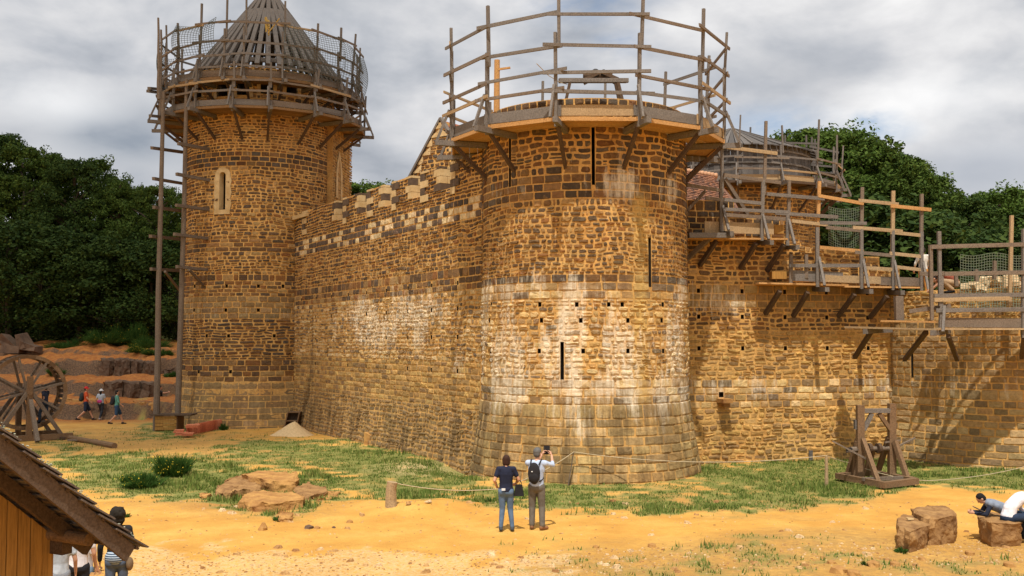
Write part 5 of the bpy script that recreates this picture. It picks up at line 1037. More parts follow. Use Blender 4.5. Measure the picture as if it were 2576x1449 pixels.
# ---------------- treadwheel crane ----------------
tw = thing('treadwheel', GH(90, 1100), 'large wooden squirrel cage treadwheel on a trestle at the left edge', 'treadwheel')
CW = P(61, 986, 43.2); RW = 1.62; axd = Vector((.62, -.78, 0)).normalized(); rdir = Vector((axd.y*-1, axd.x, 0)); wdt = 1.1
def wp(a, r, o): return CW+rdir*(r*math.cos(a))+Vector((0, 0, r*math.sin(a)))+axd*o
for o in (-wdt/2, wdt/2):
    m = MB(); n = 32
    for i in range(n):
        a = 2*math.pi*i/n; b = 2*math.pi*(i+1)/n; m.quadbox([wp(a, RW-.16, o-.05), wp(b, RW-.16, o-.05), wp(b, RW-.16, o+.05), wp(a, RW-.16, o+.05), wp(a, RW, o-.05), wp(b, RW, o-.05), wp(b, RW, o+.05), wp(a, RW, o+.05)])
    rim_ = B('rim', m, M['brownwood'], tw)
    for k in range(4):
        a = math.pi/4*k+.25
        for s in (-1, 1): m = MB(); m.beam(wp(a, RW-.1, o)+Vector((0, 0, 0)), wp(a+math.pi, RW-.1, o), .09, .10, up=axd); 
        B('spoke', m, M['wood'], rim_)
m = MB(); n = 44
for i in range(n): a = 2*math.pi*i/n; m.beam(wp(a, RW-.06, -wdt/2), wp(a, RW-.06, wdt/2), .15, .03, up=wp(a, 1, 0)-wp(a, 0, 0))
B('treads', m, M['darkwood'], tw); m = MB(); m.tube([wp(0, 0, -1.0), wp(0, 0, 1.15)], .10, 12); B('axle', m, M['brownwood'], tw)
gz = H(CW.x, CW.y)
for o in (-.95, 1.0):
    base = wp(0, 0, o); base.z = gz+.15
    m = MB(); m.beam(base, base+Vector((0, 0, CW.z-gz+.55 if o > 0 else CW.z-gz+.2)), .22, .2, up=axd); B('post', m, M['brownwood'], tw)
    for s in (-1, 1): m = MB(); m.beam(base+rdir*s*1.35, wp(0, .0, o)+Vector((0, 0, .0))+rdir*s*.1, .15, .14, up=axd); B('strut', m, M['wood'], tw)
    m = MB(); m.beam(base-rdir*1.7, base+rdir*1.75, .22, .24); B('sill_beam', m, M['brownwood'], tw)
m = MB(); m.beam(wp(0, 0, 1.15)+Vector((0, 0, -.3)), wp(0, 0, 2.3)+Vector((.05, 0, gz-CW.z+.1)), .16, .15); B('front_strut', m, M['wood'], tw)
for s in (-1.3, 1.3):
    m = MB(); a = wp(0, 0, -1.3)+rdir*s; b = wp(0, 0, 2.4 if s < 0 else 1.3)+rdir*s; a.z = b.z = gz+.05; m.beam(a, b, .2, .16); B('cross_beam', m, M['darkwood'], tw)
# ---------------- windlass frame on the grass ----------------
wn = thing('timber_winch', GH(2205, 1212), 'heavy timber frame with roller and long handles standing on the grass before the right wall', 'windlass')
YW = 29.9
def wq(px, py, dy=0): return P(px, py, YW+dy)
for (x, yt, yb, dy) in ((2163.5, 1019, 1207, 0), (2243.5, 1015, 1200, .25)): seg(wn, 'post', wq(x, yb, dy), wq(x, yt, dy), .21, .20, 'brownwood')
seg(wn, 'top_beam', wq(2172, 1033), wq(2238, 1033, .2), .10, .13, 'oldwood')
for a, b, mt in (((2173, 1082, .05), (2193, 1040, .08), 'oldwood'), ((2243, 1085, .2), (2211, 1040, .15), 'brownwood')): seg(wn, 'brace', wq(*a), wq(*b), .10, .12, mt)
for a, b in (((2130, 1204, .7), (2158, 1105, .1)), ((2209, 1213, -.9), (2170, 1104, -.1)), ((2207, 1190, 1.0), (2236, 1100, .3)), ((2283, 1206, -.3), (2251, 1110, .1)), ((2177, 1192, .9), (2196, 1130, .5)), ((2150, 1204, .2), (2156, 1110, .05))): seg(wn, 'strut', wq(*a), wq(*b), .13, .13, 'brownwood')
m = MB(); m.tube([wq(2140, 1130, -.05), wq(2262, 1127, .3)], .07, 10); B('roller', m, M['wood'], wn)
for x in (2186.5, 2210): m = MB(); a = wq(x, 1127.5, .1); d = (wq(2262, 1127, .3)-wq(2140, 1130, -.05)).normalized(); m.tube([a-d*.05, a+d*.05], .15, 16); B('roller_flange', m, M['darkwood'], wn)
for a, b in (((2095, 1110, -.7), (2184, 1157, -.3)), ((2130, 1138, -.5), (2170, 1128, .1)), ((2262, 1121, .3), (2302, 1102, .8)), ((2226, 1113, .1), (2266, 1107, .35))): seg(wn, 'handle', wq(*a), wq(*b), .045, .045, 'wood')
m = MB(); m.box(wq(2136, 1132, -.1), (.12, .16, .13), .3); m2 = B('roller_head', m, M['iron'], wn); m = MB(); m.box(wq(2151, 1068, 0), (.05, .15, .28)); B('hook_plate', m, M['greyboard'], wn)
z_ = H(11.0, 29.5)+.1; c1 = G(2106, 1200, z_); c2 = G(2228, 1224, z_); c3 = G(2306, 1213, z_); c4 = G(2190, 1192, z_)
for a, b in ((c1, c2), (c2-Vector((.1, 0, 0)), c3), (c4, c3+Vector((-.05, .1, 0))), (c1+Vector((.1, .0, .0)), c4)): seg(wn, 'sill_beam', a+Vector((0, 0, .04)), b+Vector((0, 0, .04)), .16, .17, 'brownwood')
seg(wn, 'sill_beam', G(2170, 1206, z_+.1), G(2270, 1202, z_+.1), .1, .1, 'wood')
# ---------------- rubble on the gate tower ----------------
rs = random.Random(4)
M['rubble'] = plain('pale_rubble', (.66, .50, .31), (.50, .35, .19), 5, b=.8)
for i in range(42):
    x = rs.uniform(2434, 2600); lay = rs.random(); y = 727-lay*31*min(1, (x-2420)/70)*rs.uniform(.7, 1); p = P(x, y, 33.6+rs.uniform(-.3, .6)); s = rs.uniform(.13, .25); m = MB(); q = Matrix.Rotation(rs.uniform(0, 3), 3, 'Z')@Matrix.Rotation(rs.uniform(-.5, .5), 3, 'X')
    m.quadbox([p+q@Vector((sx*s*rs.uniform(.7, 1.3), sy*s*.8*rs.uniform(.7, 1.2), sz*s*.5*rs.uniform(.7, 1.2))) for sz in (-1, 1) for sx, sy in ((-1, -1), (1, -1), (1, 1), (-1, 1))])
    tag(B('rubble_stone', m, M['rubble'], origin=low(m)), 'pale rough building stone in the heap on top of the gate tower', 'stone', 'building stones heaped on the gate tower')
# ---------------- hut roof in the left foreground ----------------
ha, th_ = R(62), R(39.6); hv = Vector((math.cos(ha), math.sin(ha), 0)); rv = Vector((-math.sin(ha), math.cos(ha), 0))
eave = P(334, 1378, 13.6); hut = thing('wooden_hut', (eave.x-2.2, eave.y+.3, -.3), 'wooden hut corner with plank wall and mossy shake roof in the left foreground', 'hut')
dn = (hv*math.cos(th_)-Vector((0, 0, math.sin(th_)))).normalized(); up_ = (hv*math.sin(th_)+Vector((0, 0, math.cos(th_)))).normalized(); Ls = 5.6
def rp_(a, b, c=0): return eave-dn*a+rv*b+up_*c      # a up the slope, b back along the ridge, c off the roof
m = MB(); m.beam(rp_(0, 0, -.09), rp_(Ls, 0, -.09), .07, .22, up=up_, j=.004); B('barge_rafter', m, woodmat('barge_wood', (.07, .045, .03), (.11, .072, .048), (.16, .11, .075)), hut)
for b in (.8, 1.7, 2.6, 3.4): m = MB(); m.beam(rp_(0, b, -.11), rp_(Ls, b, -.11), .09, .16, up=up_); B('rafter', m, M['darkwood'], hut)
NRW = 9
for r_ in range(NRW+8):
    a0 = r_*.36-.14; m = MB(); b = -.10
    while b < 3.6:
        w = rnd.uniform(.09, .19); k = rnd.uniform(-.03, .03); lift = rnd.uniform(0, .02)
        p = [rp_(a0+k, b, .10+lift), rp_(a0+k, b+w-.008, .10+lift), rp_(a0+.62, b+w-.008, .03), rp_(a0+.62, b, .03)]; m.prism(p, up_*-.022); b += w
    B('shingle_course', m, M['shake'], hut)
    m = MB(); m.beam(rp_(a0+.12, -.06, .015), rp_(a0+.12, 3.6, .015), .06, .035, up=up_); B('batten', m, M['darkwood'], hut)
lich = MB(); rs = random.Random(3)
for i in range(620):
    a = rs.choice([.35, 1.1, 1.75, 2.5, 3.0, 3.6, 4.0])+rs.gauss(0, .16); b = abs(rs.gauss(0, .25))-.08; p = rp_(a, b, .11+rs.uniform(-.01, .01)); s = rs.uniform(.006, .016); lich.ell(p, (s, s, s*.7), n=5, m=4)
o = B('lichen', lich, plain('lichen', (.42, .42, .33), (.25, .27, .18), 30, b=.3), hut); o['kind'] = 'stuff'
wl = 1.1; wc = rp_(0, 0)        # plank gable wall set back under the verge
def wpt(u, z, o=0): q = eave+rv*(wl+o)-hv*u; return Vector((q.x, q.y, z))
u0 = None
for i in range(26):
    pass
uu_ = .38; k = 0
while uu_ < 4.6:
    w = rnd.uniform(.13, .21); zt1 = eave.z+math.tan(th_)*uu_-.2; zt2_ = eave.z+math.tan(th_)*(uu_+w)-.2; a, b = uu_, uu_+w-.012; jo = rnd.uniform(-.008, .008)
    m = MB(); m.quadbox([wpt(a, -.5, jo), wpt(b, -.5, jo), wpt(b, -.5, .04+jo), wpt(a, -.5, .04+jo), wpt(a, zt1, jo), wpt(b, zt2_, jo), wpt(b, zt2_, .04+jo), wpt(a, zt1, .04+jo)][0:8]); B('wall_plank', m, M['plank'], hut); uu_ += w
m = MB(); m.quadbox([wpt(a, z, o) for z in (-.5, 1.55) for a, o in ((.42, .07), (4.5, .07), (4.5, .11), (.42, .11))]); m2_ = MB(); m2_.prism([wpt(.42, 1.5, .07), wpt(4.5, 1.5, .07), wpt(4.5, 5.0, .07)], rv*.04); m.v; B('wall_backing', m, M['darkwood'], hut); B('wall_backing', m2_, M['darkwood'], hut)
m = MB(); zc_ = eave.z-.0+math.tan(th_)*.38; m.quadbox([wpt(.36, -.5, .05), wpt(.45, -.5, .05), wpt(.45, -.5, 3), wpt(.36, -.5, 3), wpt(.36, zc_-.3, .05), wpt(.45, zc_-.2, .05), wpt(.45, zc_-.2, 3), wpt(.36, zc_-.3, 3)]); B('side_wall', m, M['darkwood'], hut)
lgz = eave.z+.30
m = MB(); a = eave-hv*.42; m.tube([Vector((a.x, a.y, lgz-.15))+rv*.34, Vector((a.x, a.y, lgz-.13))+rv*2.6], [.085, .095], 14); B('purlin_log', m, M['brownwood'], hut)
m = MB(); a = eave-hv*.36; m.beam(Vector((a.x, a.y, lgz-.30))+rv*.85, Vector((a.x, a.y, lgz-.30))+rv*1.8, .16, .2); B('bracket', m, M['darkwood'], hut)
# ---------------- people ----------------
M['skin'] = plain('skin', (.56, .31, .20), (.50, .26, .16), 3, rough=.6, b=0)
_cl = {}
def cloth(name, col):
    if name not in _cl: _cl[name] = plain(name, col, tuple(x*.72 for x in col), 7, b=.6, dist=.02, detail=3)
    return _cl[name]
def rem(o, vox, sm=3):
    r = o.modifiers.new('remesh', 'REMESH'); r.mode = 'VOXEL'; r.voxel_size = vox; r.use_smooth_shade = True
    s = o.modifiers.new('smooth', 'SMOOTH'); s.factor = .5; s.iterations = sm
STAND = dict(pel=(0, 0, .94), wai=(0, .01, 1.10), che=(0, .0, 1.30), nek=(0, -.01, 1.46), hed=(0, .01, 1.62), face=(0, 1, 0),
             shL=(-.185, -.01, 1.42), elL=(-.25, -.03, 1.14), wrL=(-.27, .06, .90), shR=(.185, -.01, 1.42), elR=(.25, -.03, 1.14), wrR=(.27, .06, .90),
             hiL=(-.09, 0, .92), knL=(-.10, .02, .50), anL=(-.11, -.02, .09), hiR=(.09, 0, .92), knR=(.10, .02, .50), anR=(.11, -.02, .09))
def hand(m, wr, d, pn, curl=.5, side=1):
    """palm, four bent fingers of unequal length and a thumb; d points along the hand, pn out of the palm"""
    wr = Vector(wr); d = Vector(d).normalized(); pn = Vector(pn); pn = (pn-d*pn.dot(d)).normalized(); sx = d.cross(pn)*side
    for k in (-.026, 0, .026): m.cap(wr, wr+d*.085+sx*k, .020, .014, 7)
    for i, (k, L_) in enumerate(((-.033, .060), (-.011, .078), (.012, .086), (.034, .076))):
        b = wr+d*.088+sx*k; d1 = (d*math.cos(curl)+pn*math.sin(curl)).normalized(); e = b+d1*L_*.5; d2 = (d*math.cos(curl*2.1)+pn*math.sin(curl*2.1)).normalized(); m.cap(b, e, .0105, .0095, 6); m.cap(e, e+d2*L_*.5, .0095, .008, 6)
    b = wr+d*.03+sx*.03; e = b+(d*.6+sx*.7+pn*.35).normalized()*.045; m.cap(b, e, .013, .011, 6); m.cap(e, e+(d*.85+sx*.2+pn*.5).normalized()*.032, .011, .009, 6)
def person(loc, rz, label, pose=None, s=1.0, top=('tee', (.1, .1, .1)), leg=('long', (.1, .1, .2)), shoe=(.05, .05, .05), hair=(.04, .025, .015), hairk='short', sex='m', vox=.016, handsd=None, foot=None, hat=None, group=None, skip=()):
    J = dict(STAND); J.update(pose or {}); J = {k: Vector(v) for k, v in J.items()}; root = thing('person', loc, label, 'person', group)
    Mz = Matrix.Rotation(rz, 3, 'Z'); O = Vector(loc)
    def out(name, m, mt, vx=None, sm=3, parent=root, label=None):
        m.v = [tuple(O+Mz@(Vector(v)*s)) for v in m.v]; o = B(name, m, mt, parent, True, label=label)
        if vx: rem(o, vx, sm)
        return o
    fem = sex == 'f'; sw = .93 if fem else 1
    for k in ('shL', 'shR'): J[k] = J['che']+(J[k]-J['che'])*sw
    fd = Vector(J['face']).normalized(); hd = J['hed']; upv = (hd-J['nek']).normalized(); rt = fd.cross(upv).normalized(); upv = rt.cross(fd).normalized(); Hr = Matrix((rt, fd, upv)).transposed()
    def hp(x, y, z): return hd+Hr@Vector((x, y, z))
    def torso(m, g, lo=0, hi=1):
        pel, wai, che, nek = J['pel'], J['wai'], J['che'], J['nek']; lr = (J['shR']-J['shL']).normalized(); sp_ = (che-wai).normalized(); fw = lr.cross(sp_)*-1; Tm = Matrix((lr, fw, sp_)).transposed()
        m.ell(pel, ((.165 if fem else .158)+g, (.125 if fem else .115)+g, .13+g), Tm, 16, 10); m.ell(wai, ((.130 if fem else .142)+g, .098+g, .16+g), Tm, 16, 10)
        m.ell(che, ((.158 if fem else .178)+g, .105+g, .19+g), Tm, 16, 10); m.cap(J['shL'], J['shR'], .058+g, .058+g, 12); m.cap(pel, wai, .118+g, .112+g, 12); m.cap(wai, che, .112+g, .112+g, 12)
        for q_ in (-.045, .045): m.cap(pel+lr*q_, wai+lr*q_, .105+g, .096+g, 12); m.cap(wai+lr*q_, che+lr*q_*1.2, .096+g, .100+g, 12)
        if hi: m.cap(che.lerp(nek, .6), nek+(nek-che).normalized()*0, .085+g, .055+g, 12)
    b = MB(); torso(b, 0); b.cap(J['nek']-upv*.05, hd-upv*.05, .056, .050, 12)
    b.ell(hd+upv*.02, (.076, .094, .098), Hr, 16, 12); b.ell(hp(0, .02, -.045), (.056, .068, .068), Hr, 14, 10)      # skull, jaw
    b.ell(hp(0, .098, -.018), (.013, .022, .024), Hr, 8, 6); b.ell(hp(0, .082, -.066), (.024, .012, .010), Hr, 8, 6); b.ell(hp(0, .075, .018), (.05, .018, .012), Hr, 8, 6)
    for sg in (-1, 1): b.ell(hp(sg*.078, -.008, -.01), (.010, .020, .032), Hr, 8, 6)
    for q in 'LR':
        b.cap(J['sh'+q], J['el'+q], .048, .039, 10); b.cap(J['el'+q], J['wr'+q], .039, .026, 10)
        hdv = (J['wr'+q]-J['el'+q]).normalized(); hs = (handsd or {}).get(q)
        if hs: hand(b, J['wr'+q], hs[0], hs[1], hs[2], 1 if q == 'R' else -1)
        else: hand(b, J['wr'+q], hdv, (1 if q == 'L' else -1, .3, 0), .45, 1 if q == 'R' else -1)
        b.cap(J['hi'+q], J['kn'+q], .088, .058, 12); b.cap(J['kn'+q], J['an'+q], .058, .036, 12); J['fw'+q] = Vector((foot or {}).get(q, (0.05 if q == 'R' else -.05, 1, 0))).normalized()
        b.cap(J['an'+q]-Vector((0, 0, .03)), J['an'+q]+J['fw'+q]*.15-Vector((0, 0, .055)), .038, .028, 8)
    bodyo = out('body', b, M['skin'], vox, 2)
    for sg in (-1, 1): m = MB(); m.ell(hp(sg*.030, .087, .006), (.012, .007, .008), Hr, 8, 6); out('eye', m, M['iron'], parent=bodyo)
    kind, col = top[:2]; m = MB(); torso(m, .012, hi=0)
    if len(top) > 2: v_ = MB(); torso(v_, .020, hi=0); out('vest_front', v_, cloth('cloth_x%02x' % int(top[2][0]*255), top[2]), vox*1.05, 3); m = MB(); torso(m, .010, hi=0)
    for q in 'LR':
        L_ = {'tee': .55, 'sleeveless': .1, 'long': 1, 'half': 1}[kind]; e = J['sh'+q].lerp(J['el'+q], L_); m.cap(J['sh'+q], e, .062, .060 if kind == 'tee' else .050, 12)
        if kind in ('long', 'half'): w = J['el'+q].lerp(J['wr'+q], .92 if kind == 'long' else .3); m.cap(J['el'+q], w, .050, .038 if kind == 'long' else .043, 12)
    if 'top' not in skip: out({'tee': 't_shirt', 'sleeveless': 'vest_top', 'long': 'long_sleeve_top', 'half': 'shirt'}[kind], m, cloth('cloth_%02x%02x%02x' % tuple(int(c*255) for c in col), col), vox*1.05, 3)
    kind, col = leg; m = MB()
    m.ell(J['pel']-(J['wai']-J['pel'])*.22, (.172, .130, .125), None, 16, 10); m.ell(J['pel']+(J['wai']-J['pel'])*.15, (.160, .122, .09), None, 16, 10)
    for q in 'LR':
        if fem: m.ell(J['hi'+q]+Vector((0, -.045, -.02)), (.085, .09, .10), None, 10, 8)
        else: m.ell(J['hi'+q]+Vector((0, -.035, -.02)), (.08, .085, .10), None, 10, 8)
        if kind == 'long': m.cap(J['hi'+q], J['kn'+q], .100, .068 if fem else .076, 12); m.cap(J['kn'+q], J['an'+q]+Vector((0, 0, .02)), .068 if fem else .074, .050 if fem else .062, 12)
        else: m.cap(J['hi'+q], J['hi'+q].lerp(J['kn'+q], .92), .105, .088, 12)
    out({'long': 'trousers', 'short': 'shorts'}[kind], m, cloth('cloth_%02x%02x%02x' % tuple(int(c*255) for c in col), col), vox*1.05, 3)
    for q in 'LR':
        m = MB(); a = J['an'+q]; m.cap(a+J['fw'+q]*-.035-Vector((0, 0, .035)), a+J['fw'+q]*.15-Vector((0, 0, .052)), .046, .036, 10); m.cap(a, a-Vector((0, 0, .03)), .048, .046, 10); out('shoe', m, cloth('shoe_%02x%02x%02x' % tuple(int(c*255) for c in shoe), shoe), .012, 1)
    hm = cloth('hair_%02x%02x%02x' % tuple(int(c*255) for c in hair), hair); m = MB()
    if hairk != 'none':
        m.ell(hp(0, -.016, .036), (.086, .098, .094), Hr, 16, 12); m.ell(hp(0, -.042, -.015), (.079, .072, .078), Hr, 14, 10)
        if hairk == 'bob': m.ell(hp(0, -.03, -.055), (.092, .082, .085), Hr, 14, 10); m.ell(hp(0, -.02, .0), (.098, .090, .10), Hr, 14, 10)
        if hairk == 'long': m.ell(hp(0, -.065, -.12), (.06, .045, .15), Hr, 14, 10)
        if hairk == 'curly': m.ell(hp(0, -.03, .04), (.13, .13, .12), Hr, 14, 10); m.ell(hp(0, -.05, -.05), (.12, .10, .10), Hr, 12, 8)
        ho_ = out('hair', m, hm, .014, 1)
        if hairk == 'curly': dp = ho_.modifiers.new('curls', 'DISPLACE'); dp.texture = RT[1]; dp.strength = .09
    if hat: m = MB(); m.ell(hp(0, -.008, .055), (.094, .105, .085), Hr, 14, 10); m.ell(hp(0, .03 if hat[1] == 'cap' else 0, .03), (.095 if hat[1] == 'cap' else .14, .15 if hat[1] == 'cap' else .15, .014), Hr, 14, 6); out('hat', m, cloth('hat_%02x%02x%02x' % tuple(int(c*255) for c in hat[0]), hat[0]), .012, 1)
    return root, out, J
black = (.018, .018, .02)
# woman in navy
wl_ = GH(1273, 1336)
pr, out, J = person(wl_, R(4), 'woman with dark bob, navy t-shirt and blue jeans standing beside the man with the backpack', dict(shL=(-.18, 0, 1.42), elL=(-.27, -.06, 1.16), wrL=(-.20, .12, .98), elR=(.29, .0, 1.17), wrR=(.24, .20, 1.05), knL=(-.085, .03, .5), anL=(-.12, -.03, .09), knR=(.10, .03, .5), anR=(.14, -.03, .09), hed=(.01, .03, 1.615), face=(.2, 1, .12)), .965,
    ('tee', (.016, .020, .045)), ('long', (.11, .17, .27)), (.06, .065, .075), (.05, .022, .014), 'bob', 'f', .011, handsd={'L': ((.5, .6, -.35), (.5, .5, 0), .5), 'R': ((-.3, .9, 0), (0, 0, -1), .9)})
m = MB(); m.quadbox([(.295+x*w_, -.02+y, z) for z, w_ in ((.80, 1.15), (1.06, .75)) for x, y in ((-.10, -.05), (.10, -.05), (.10, .05), (-.10, .05))]); m.tube([(.22, .0, 1.08), (.24, .03, 1.18), (.30, .03, 1.19), (.36, -.02, 1.08)], .012, 6); m.v = [tuple(wl_+Matrix.Rotation(R(4), 3, 'Z')@(Vector(v)*.965)) for v in m.v]; o = B('handbag', m, cloth('bag_black', black), None, origin=low(m)); tag(o, 'black handbag hanging from the right forearm of the woman in navy', 'handbag'); bv = o.modifiers.new('bevel', 'BEVEL'); bv.width = .02; bv.segments = 2
m = MB(); m.box((-.07, -.155, .97), (.085, .012, .05)); m.v = [tuple(wl_+Matrix.Rotation(R(4), 3, 'Z')@(Vector(v)*.965)) for v in m.v]; tag(B('phone', m, cloth('white_card', (.8, .8, .8)), origin=low(m)), 'white phone sticking out of the jeans back pocket of the woman in navy', 'phone')
# man photographing the tower
ml_ = GH(1350, 1332)
pr, out, J = person(ml_, R(-10), 'grey haired man in pale blue shirt and grey trousers photographing the tower', dict(elR=(.33, .16, 1.36), wrR=(.28, .36, 1.55), elL=(-.06, .24, 1.36), wrL=(.06, .40, 1.56), hed=(.02, .03, 1.635), face=(.45, 1, .12), knL=(-.10, .03, .5), anL=(-.10, -.02, .09), knR=(.11, .03, .5), anR=(.13, -.06, .09)), 1.035,
    ('half', (.50, .58, .74)), ('long', (.15, .13, .105)), (.25, .115, .05), (.13, .125, .12), 'short', 'm', .011, handsd={'R': ((-.35, .25, .9), (-.9, .3, 0), .7), 'L': ((.45, .2, .9), (.9, .3, 0), .7)}, foot={'R': (.75, 1, 0), 'L': (-.1, 1, 0)})
def onp(m, L_, a, s): m.v = [tuple(L_+Matrix.Rotation(a, 3, 'Z')@(Vector(v)*s)) for v in m.v]
bp = MB(); bp.ell((-.03, -.165, 1.22), (.135, .085, .235), None, 18, 14); bp.ell((-.03, -.21, 1.13), (.115, .06, .12), None, 14, 10); onp(bp, ml_, R(-10), 1.035); bpo = B('backpack', bp, cloth('pack_black', (.022, .02, .022)), None, True, origin=low(bp)); tag(bpo, 'black oval backpack worn by the grey haired man', 'backpack'); rem(bpo, .014, 2)
for sg in (-1, 1): m = MB(); m.tube([(sg*.09-.02, -.14, 1.40), (sg*.11, -.03, 1.50), (sg*.12, .10, 1.42), (sg*.13, .12, 1.28), (sg*.15, .0, 1.10), (sg*.11-.02, -.12, 1.04)], .016, 6); onp(m, ml_, R(-10), 1.035); B('strap', m, cloth('pack_black', black), bpo)
m = MB(); m.box((-.06, -.262, 1.27), (.03, .004, .018)); onp(m, ml_, R(-10), 1.035); B('badge', m, cloth('white_card', (.8, .8, .8)), bpo)
m = MB(); m.box((.165, .44, 1.66), (.13, .02, .19), .1, j=0); onp(m, ml_, R(-10), 1.035); tag(B('tablet', m, cloth('pack_black', black), origin=low(m)), 'black tablet held up in both hands by the grey haired man', 'tablet')
m = MB(); m.box((0, 0, 1.045), (.33, .25, .035)); onp(m, ml_, R(-10), 1.035)
# walkers at the left
def walkpose(st=.28): return dict(knL=(-.09, .18, .52), anL=(-.10, st, .09), knR=(.09, -.02, .50), anR=(.10, -st-.05, .13), elL=(-.24, -.10, 1.15), wrL=(-.22, .06, .93), elR=(.24, .06, 1.15), wrR=(.22, .22, .98))
w1 = GH(215, 1058); p_, out, J = person(w1, R(-66), 'hiker in red cap, red t-shirt and dark shorts walking right on the quarry path', walkpose(.36), 1.04, ('tee', (.62, .10, .03)), ('short', (.02, .03, .06)), black, (.03, .02, .02), 'short', hat=((.6, .03, .03), 'cap'))
w2 = GH(253, 1057); person(w2, R(-10), 'walker in white sun hat and dark trousers, middle of three on the quarry path', walkpose(.2), .96, ('tee', (.45, .50, .56)), ('long', (.03, .035, .045)), (.4, .35, .35), (.012, .01, .01), 'long', 'f', hat=((.75, .75, .75), 'brim'))
w3 = GH(293, 1068); person(w3, R(-66), 'walker in green jacket and blue shorts, rightmost of the three on the quarry path', walkpose(.30), 1.0, ('half', (.12, .33, .26)), ('short', (.03, .07, .14)), black, (.02, .015, .012), 'short')
def pack(L_, a, s, col, lb, nm='backpack'): m = MB(); m.ell((0, -.20, 1.22), (.15, .12, .24), None, 14, 10); m.ell((0, -.24, 1.10), (.14, .11, .12), None, 12, 8); onp(m, L_, a, s); o = B(nm, m, cloth('pk_%02x' % int(col[1]*255+col[0]*60), col), None, True, origin=low(m)); tag(o, lb, 'backpack'); rem(o, .02, 2)
pack(w1, R(-66), 1.04, (.035, .045, .045), 'large grey green backpack on the red capped hiker'); pack(w3, R(-66), 1.0, (.03, .03, .035), 'black backpack on the walker in the green jacket')
m = MB(); m.ell((0, -.15, 1.06), (.15, .08, .10), None, 12, 8); onp(m, w2, R(-10), .96); tag(B('waist_bag', m, cloth('pink', (.50, .06, .22)), None, True, origin=low(m)), 'bright pink bag on the back of the walker in the white hat', 'bag')
g1 = GH(402, 1046); person(g1, R(-70), 'person in black top and jeans behind the left tall pole by the tower foot', dict(elR=(.24, .2, 1.32), wrR=(.2, .42, 1.36)), .98, ('tee', black), ('long', (.12, .19, .28)), black, (.02, .015, .01), 'short')
g2 = GH(425, 1046); person(Vector((g2.x, g2.y+1.2, g2.z)), R(60), 'dark clothed person half hidden by the flared foot of the left tower', {}, .98, ('long', black), ('long', black), black, (.02, .015, .01), 'short')
g3 = CW+Vector((0.55, 0, 0)); gz3 = CW.z-RW+.12
person(Vector((CW.x+.75, CW.y+.35, gz3+.12)), R(80), 'person in dark clothes walking inside the treadwheel', walkpose(.2), .95, ('tee', (.04, .05, .09)), ('long', (.05, .08, .13)), black, (.02, .015, .01), 'short')
# man looking out of the battlements
pm = cpt(linehit(876, W0, cd_)-.1, 0, -.55); person(Vector((pm.x, pm.y, P(876, 522, pm.y).z-1.66)), R(150), 'grey bearded man in dark top looking out through the battlements', dict(face=(.8, 1, .05)), 1.0, ('long', black), ('long', black), black, (.25, .24, .23), 'short')
pm = cpt(linehit(1163, W0, cd_), 0, -.45); person(Vector((pm.x, pm.y, P(1163, 478, pm.y).z-1.66)), R(150), 'person in blue barely seen through the battlement gap beside the big tower', {}, 1.0, ('tee', (.03, .05, .35)), ('long', black), black, (.03, .02, .015), 'short')
# masons on the scaffold
wk = RP(2324, 745, .35); zf = P(2324, 742, wk.y).z
person(Vector((wk.x, wk.y, zf)), R(12), 'mason in loose white shirt and ochre trousers standing at the end of the middle scaffold', dict(elL=(-.30, .02, 1.14), wrL=(-.30, .10, .92), elR=(.28, .02, 1.14), wrR=(.25, .16, .98)), 1.0, ('half', (.70, .66, .58)), ('long', (.50, .24, .06)), (.1, .06, .03), (.03, .02, .015), 'short')
wk = P(2398, 728, 32.9); cp = dict(pel=(0, -.05, .30), wai=(0, .08, .45), che=(0, .28, .50), nek=(0, .42, .46), hed=(0, .52, .42), face=(0, .6, -.8), shL=(-.17, .34, .50), shR=(.17, .34, .50), elL=(-.22, .42, .26), wrL=(-.12, .60, .10), elR=(.22, .42, .26), wrR=(.12, .60, .10),
    hiL=(-.10, -.03, .28), hiR=(.10, -.03, .28), knL=(-.20, .32, .34), anL=(-.14, .05, .08), knR=(.20, .32, .34), anR=(.14, .05, .08))
person(Vector((wk.x, wk.y, wk.z-.12)), R(75), 'mason in patterned reddish shirt crouching over the masonry beside the rubble heap', cp, 1.15, ('tee', (.28, .08, .045)), ('long', (.42, .28, .16)), black, (.03, .02, .015), 'short')
# seated boy and adult on the rock
sb = G(2500, 1300, .52)
bp_ = dict(pel=(0, -.20, .10), wai=(0, -.06, .20), che=(0, .12, .27), nek=(0, .27, .33), hed=(0, .38, .40), face=(0, .75, -.75), shL=(-.15, .20, .30), shR=(.15, .20, .30), elL=(-.20, .32, .07), wrL=(-.10, .54, .08), elR=(.18, .34, .06), wrR=(.08, .56, .09),
    hiL=(-.08, -.24, .09), hiR=(.08, -.24, .09), knL=(-.10, -.55, .07), anL=(-.1, -.80, -.10), knR=(.12, -.58, .04), anR=(.14, -.80, -.15))
person(Vector((sb.x+.17, sb.y+.12, .50)), R(78), 'dark haired boy in grey top with navy sleeves lying forward over the rock', bp_, .92, ('long', (.02, .025, .045), (.22, .25, .31)), ('long', (.08, .16, .28)), black, (.012, .010, .010), 'short', vox=.012)
m = MB(); m.ell((0, .02, .25), (.17, .19, .10), None, 14, 8)
hb_ = P(2450, 1275, sb.y-.05); hb2 = P(2468, 1284, sb.y); m = MB(); m.beam(hb_.lerp(hb2, .0), hb2, .075, .018); m.beam(hb2, hb2+(hb2-hb_)*.6, .025, .02); tag(B('paddle', m, M['greyboard'], origin=low(m)), 'small dark wooden bat held out by the boy on the rock', 'bat')
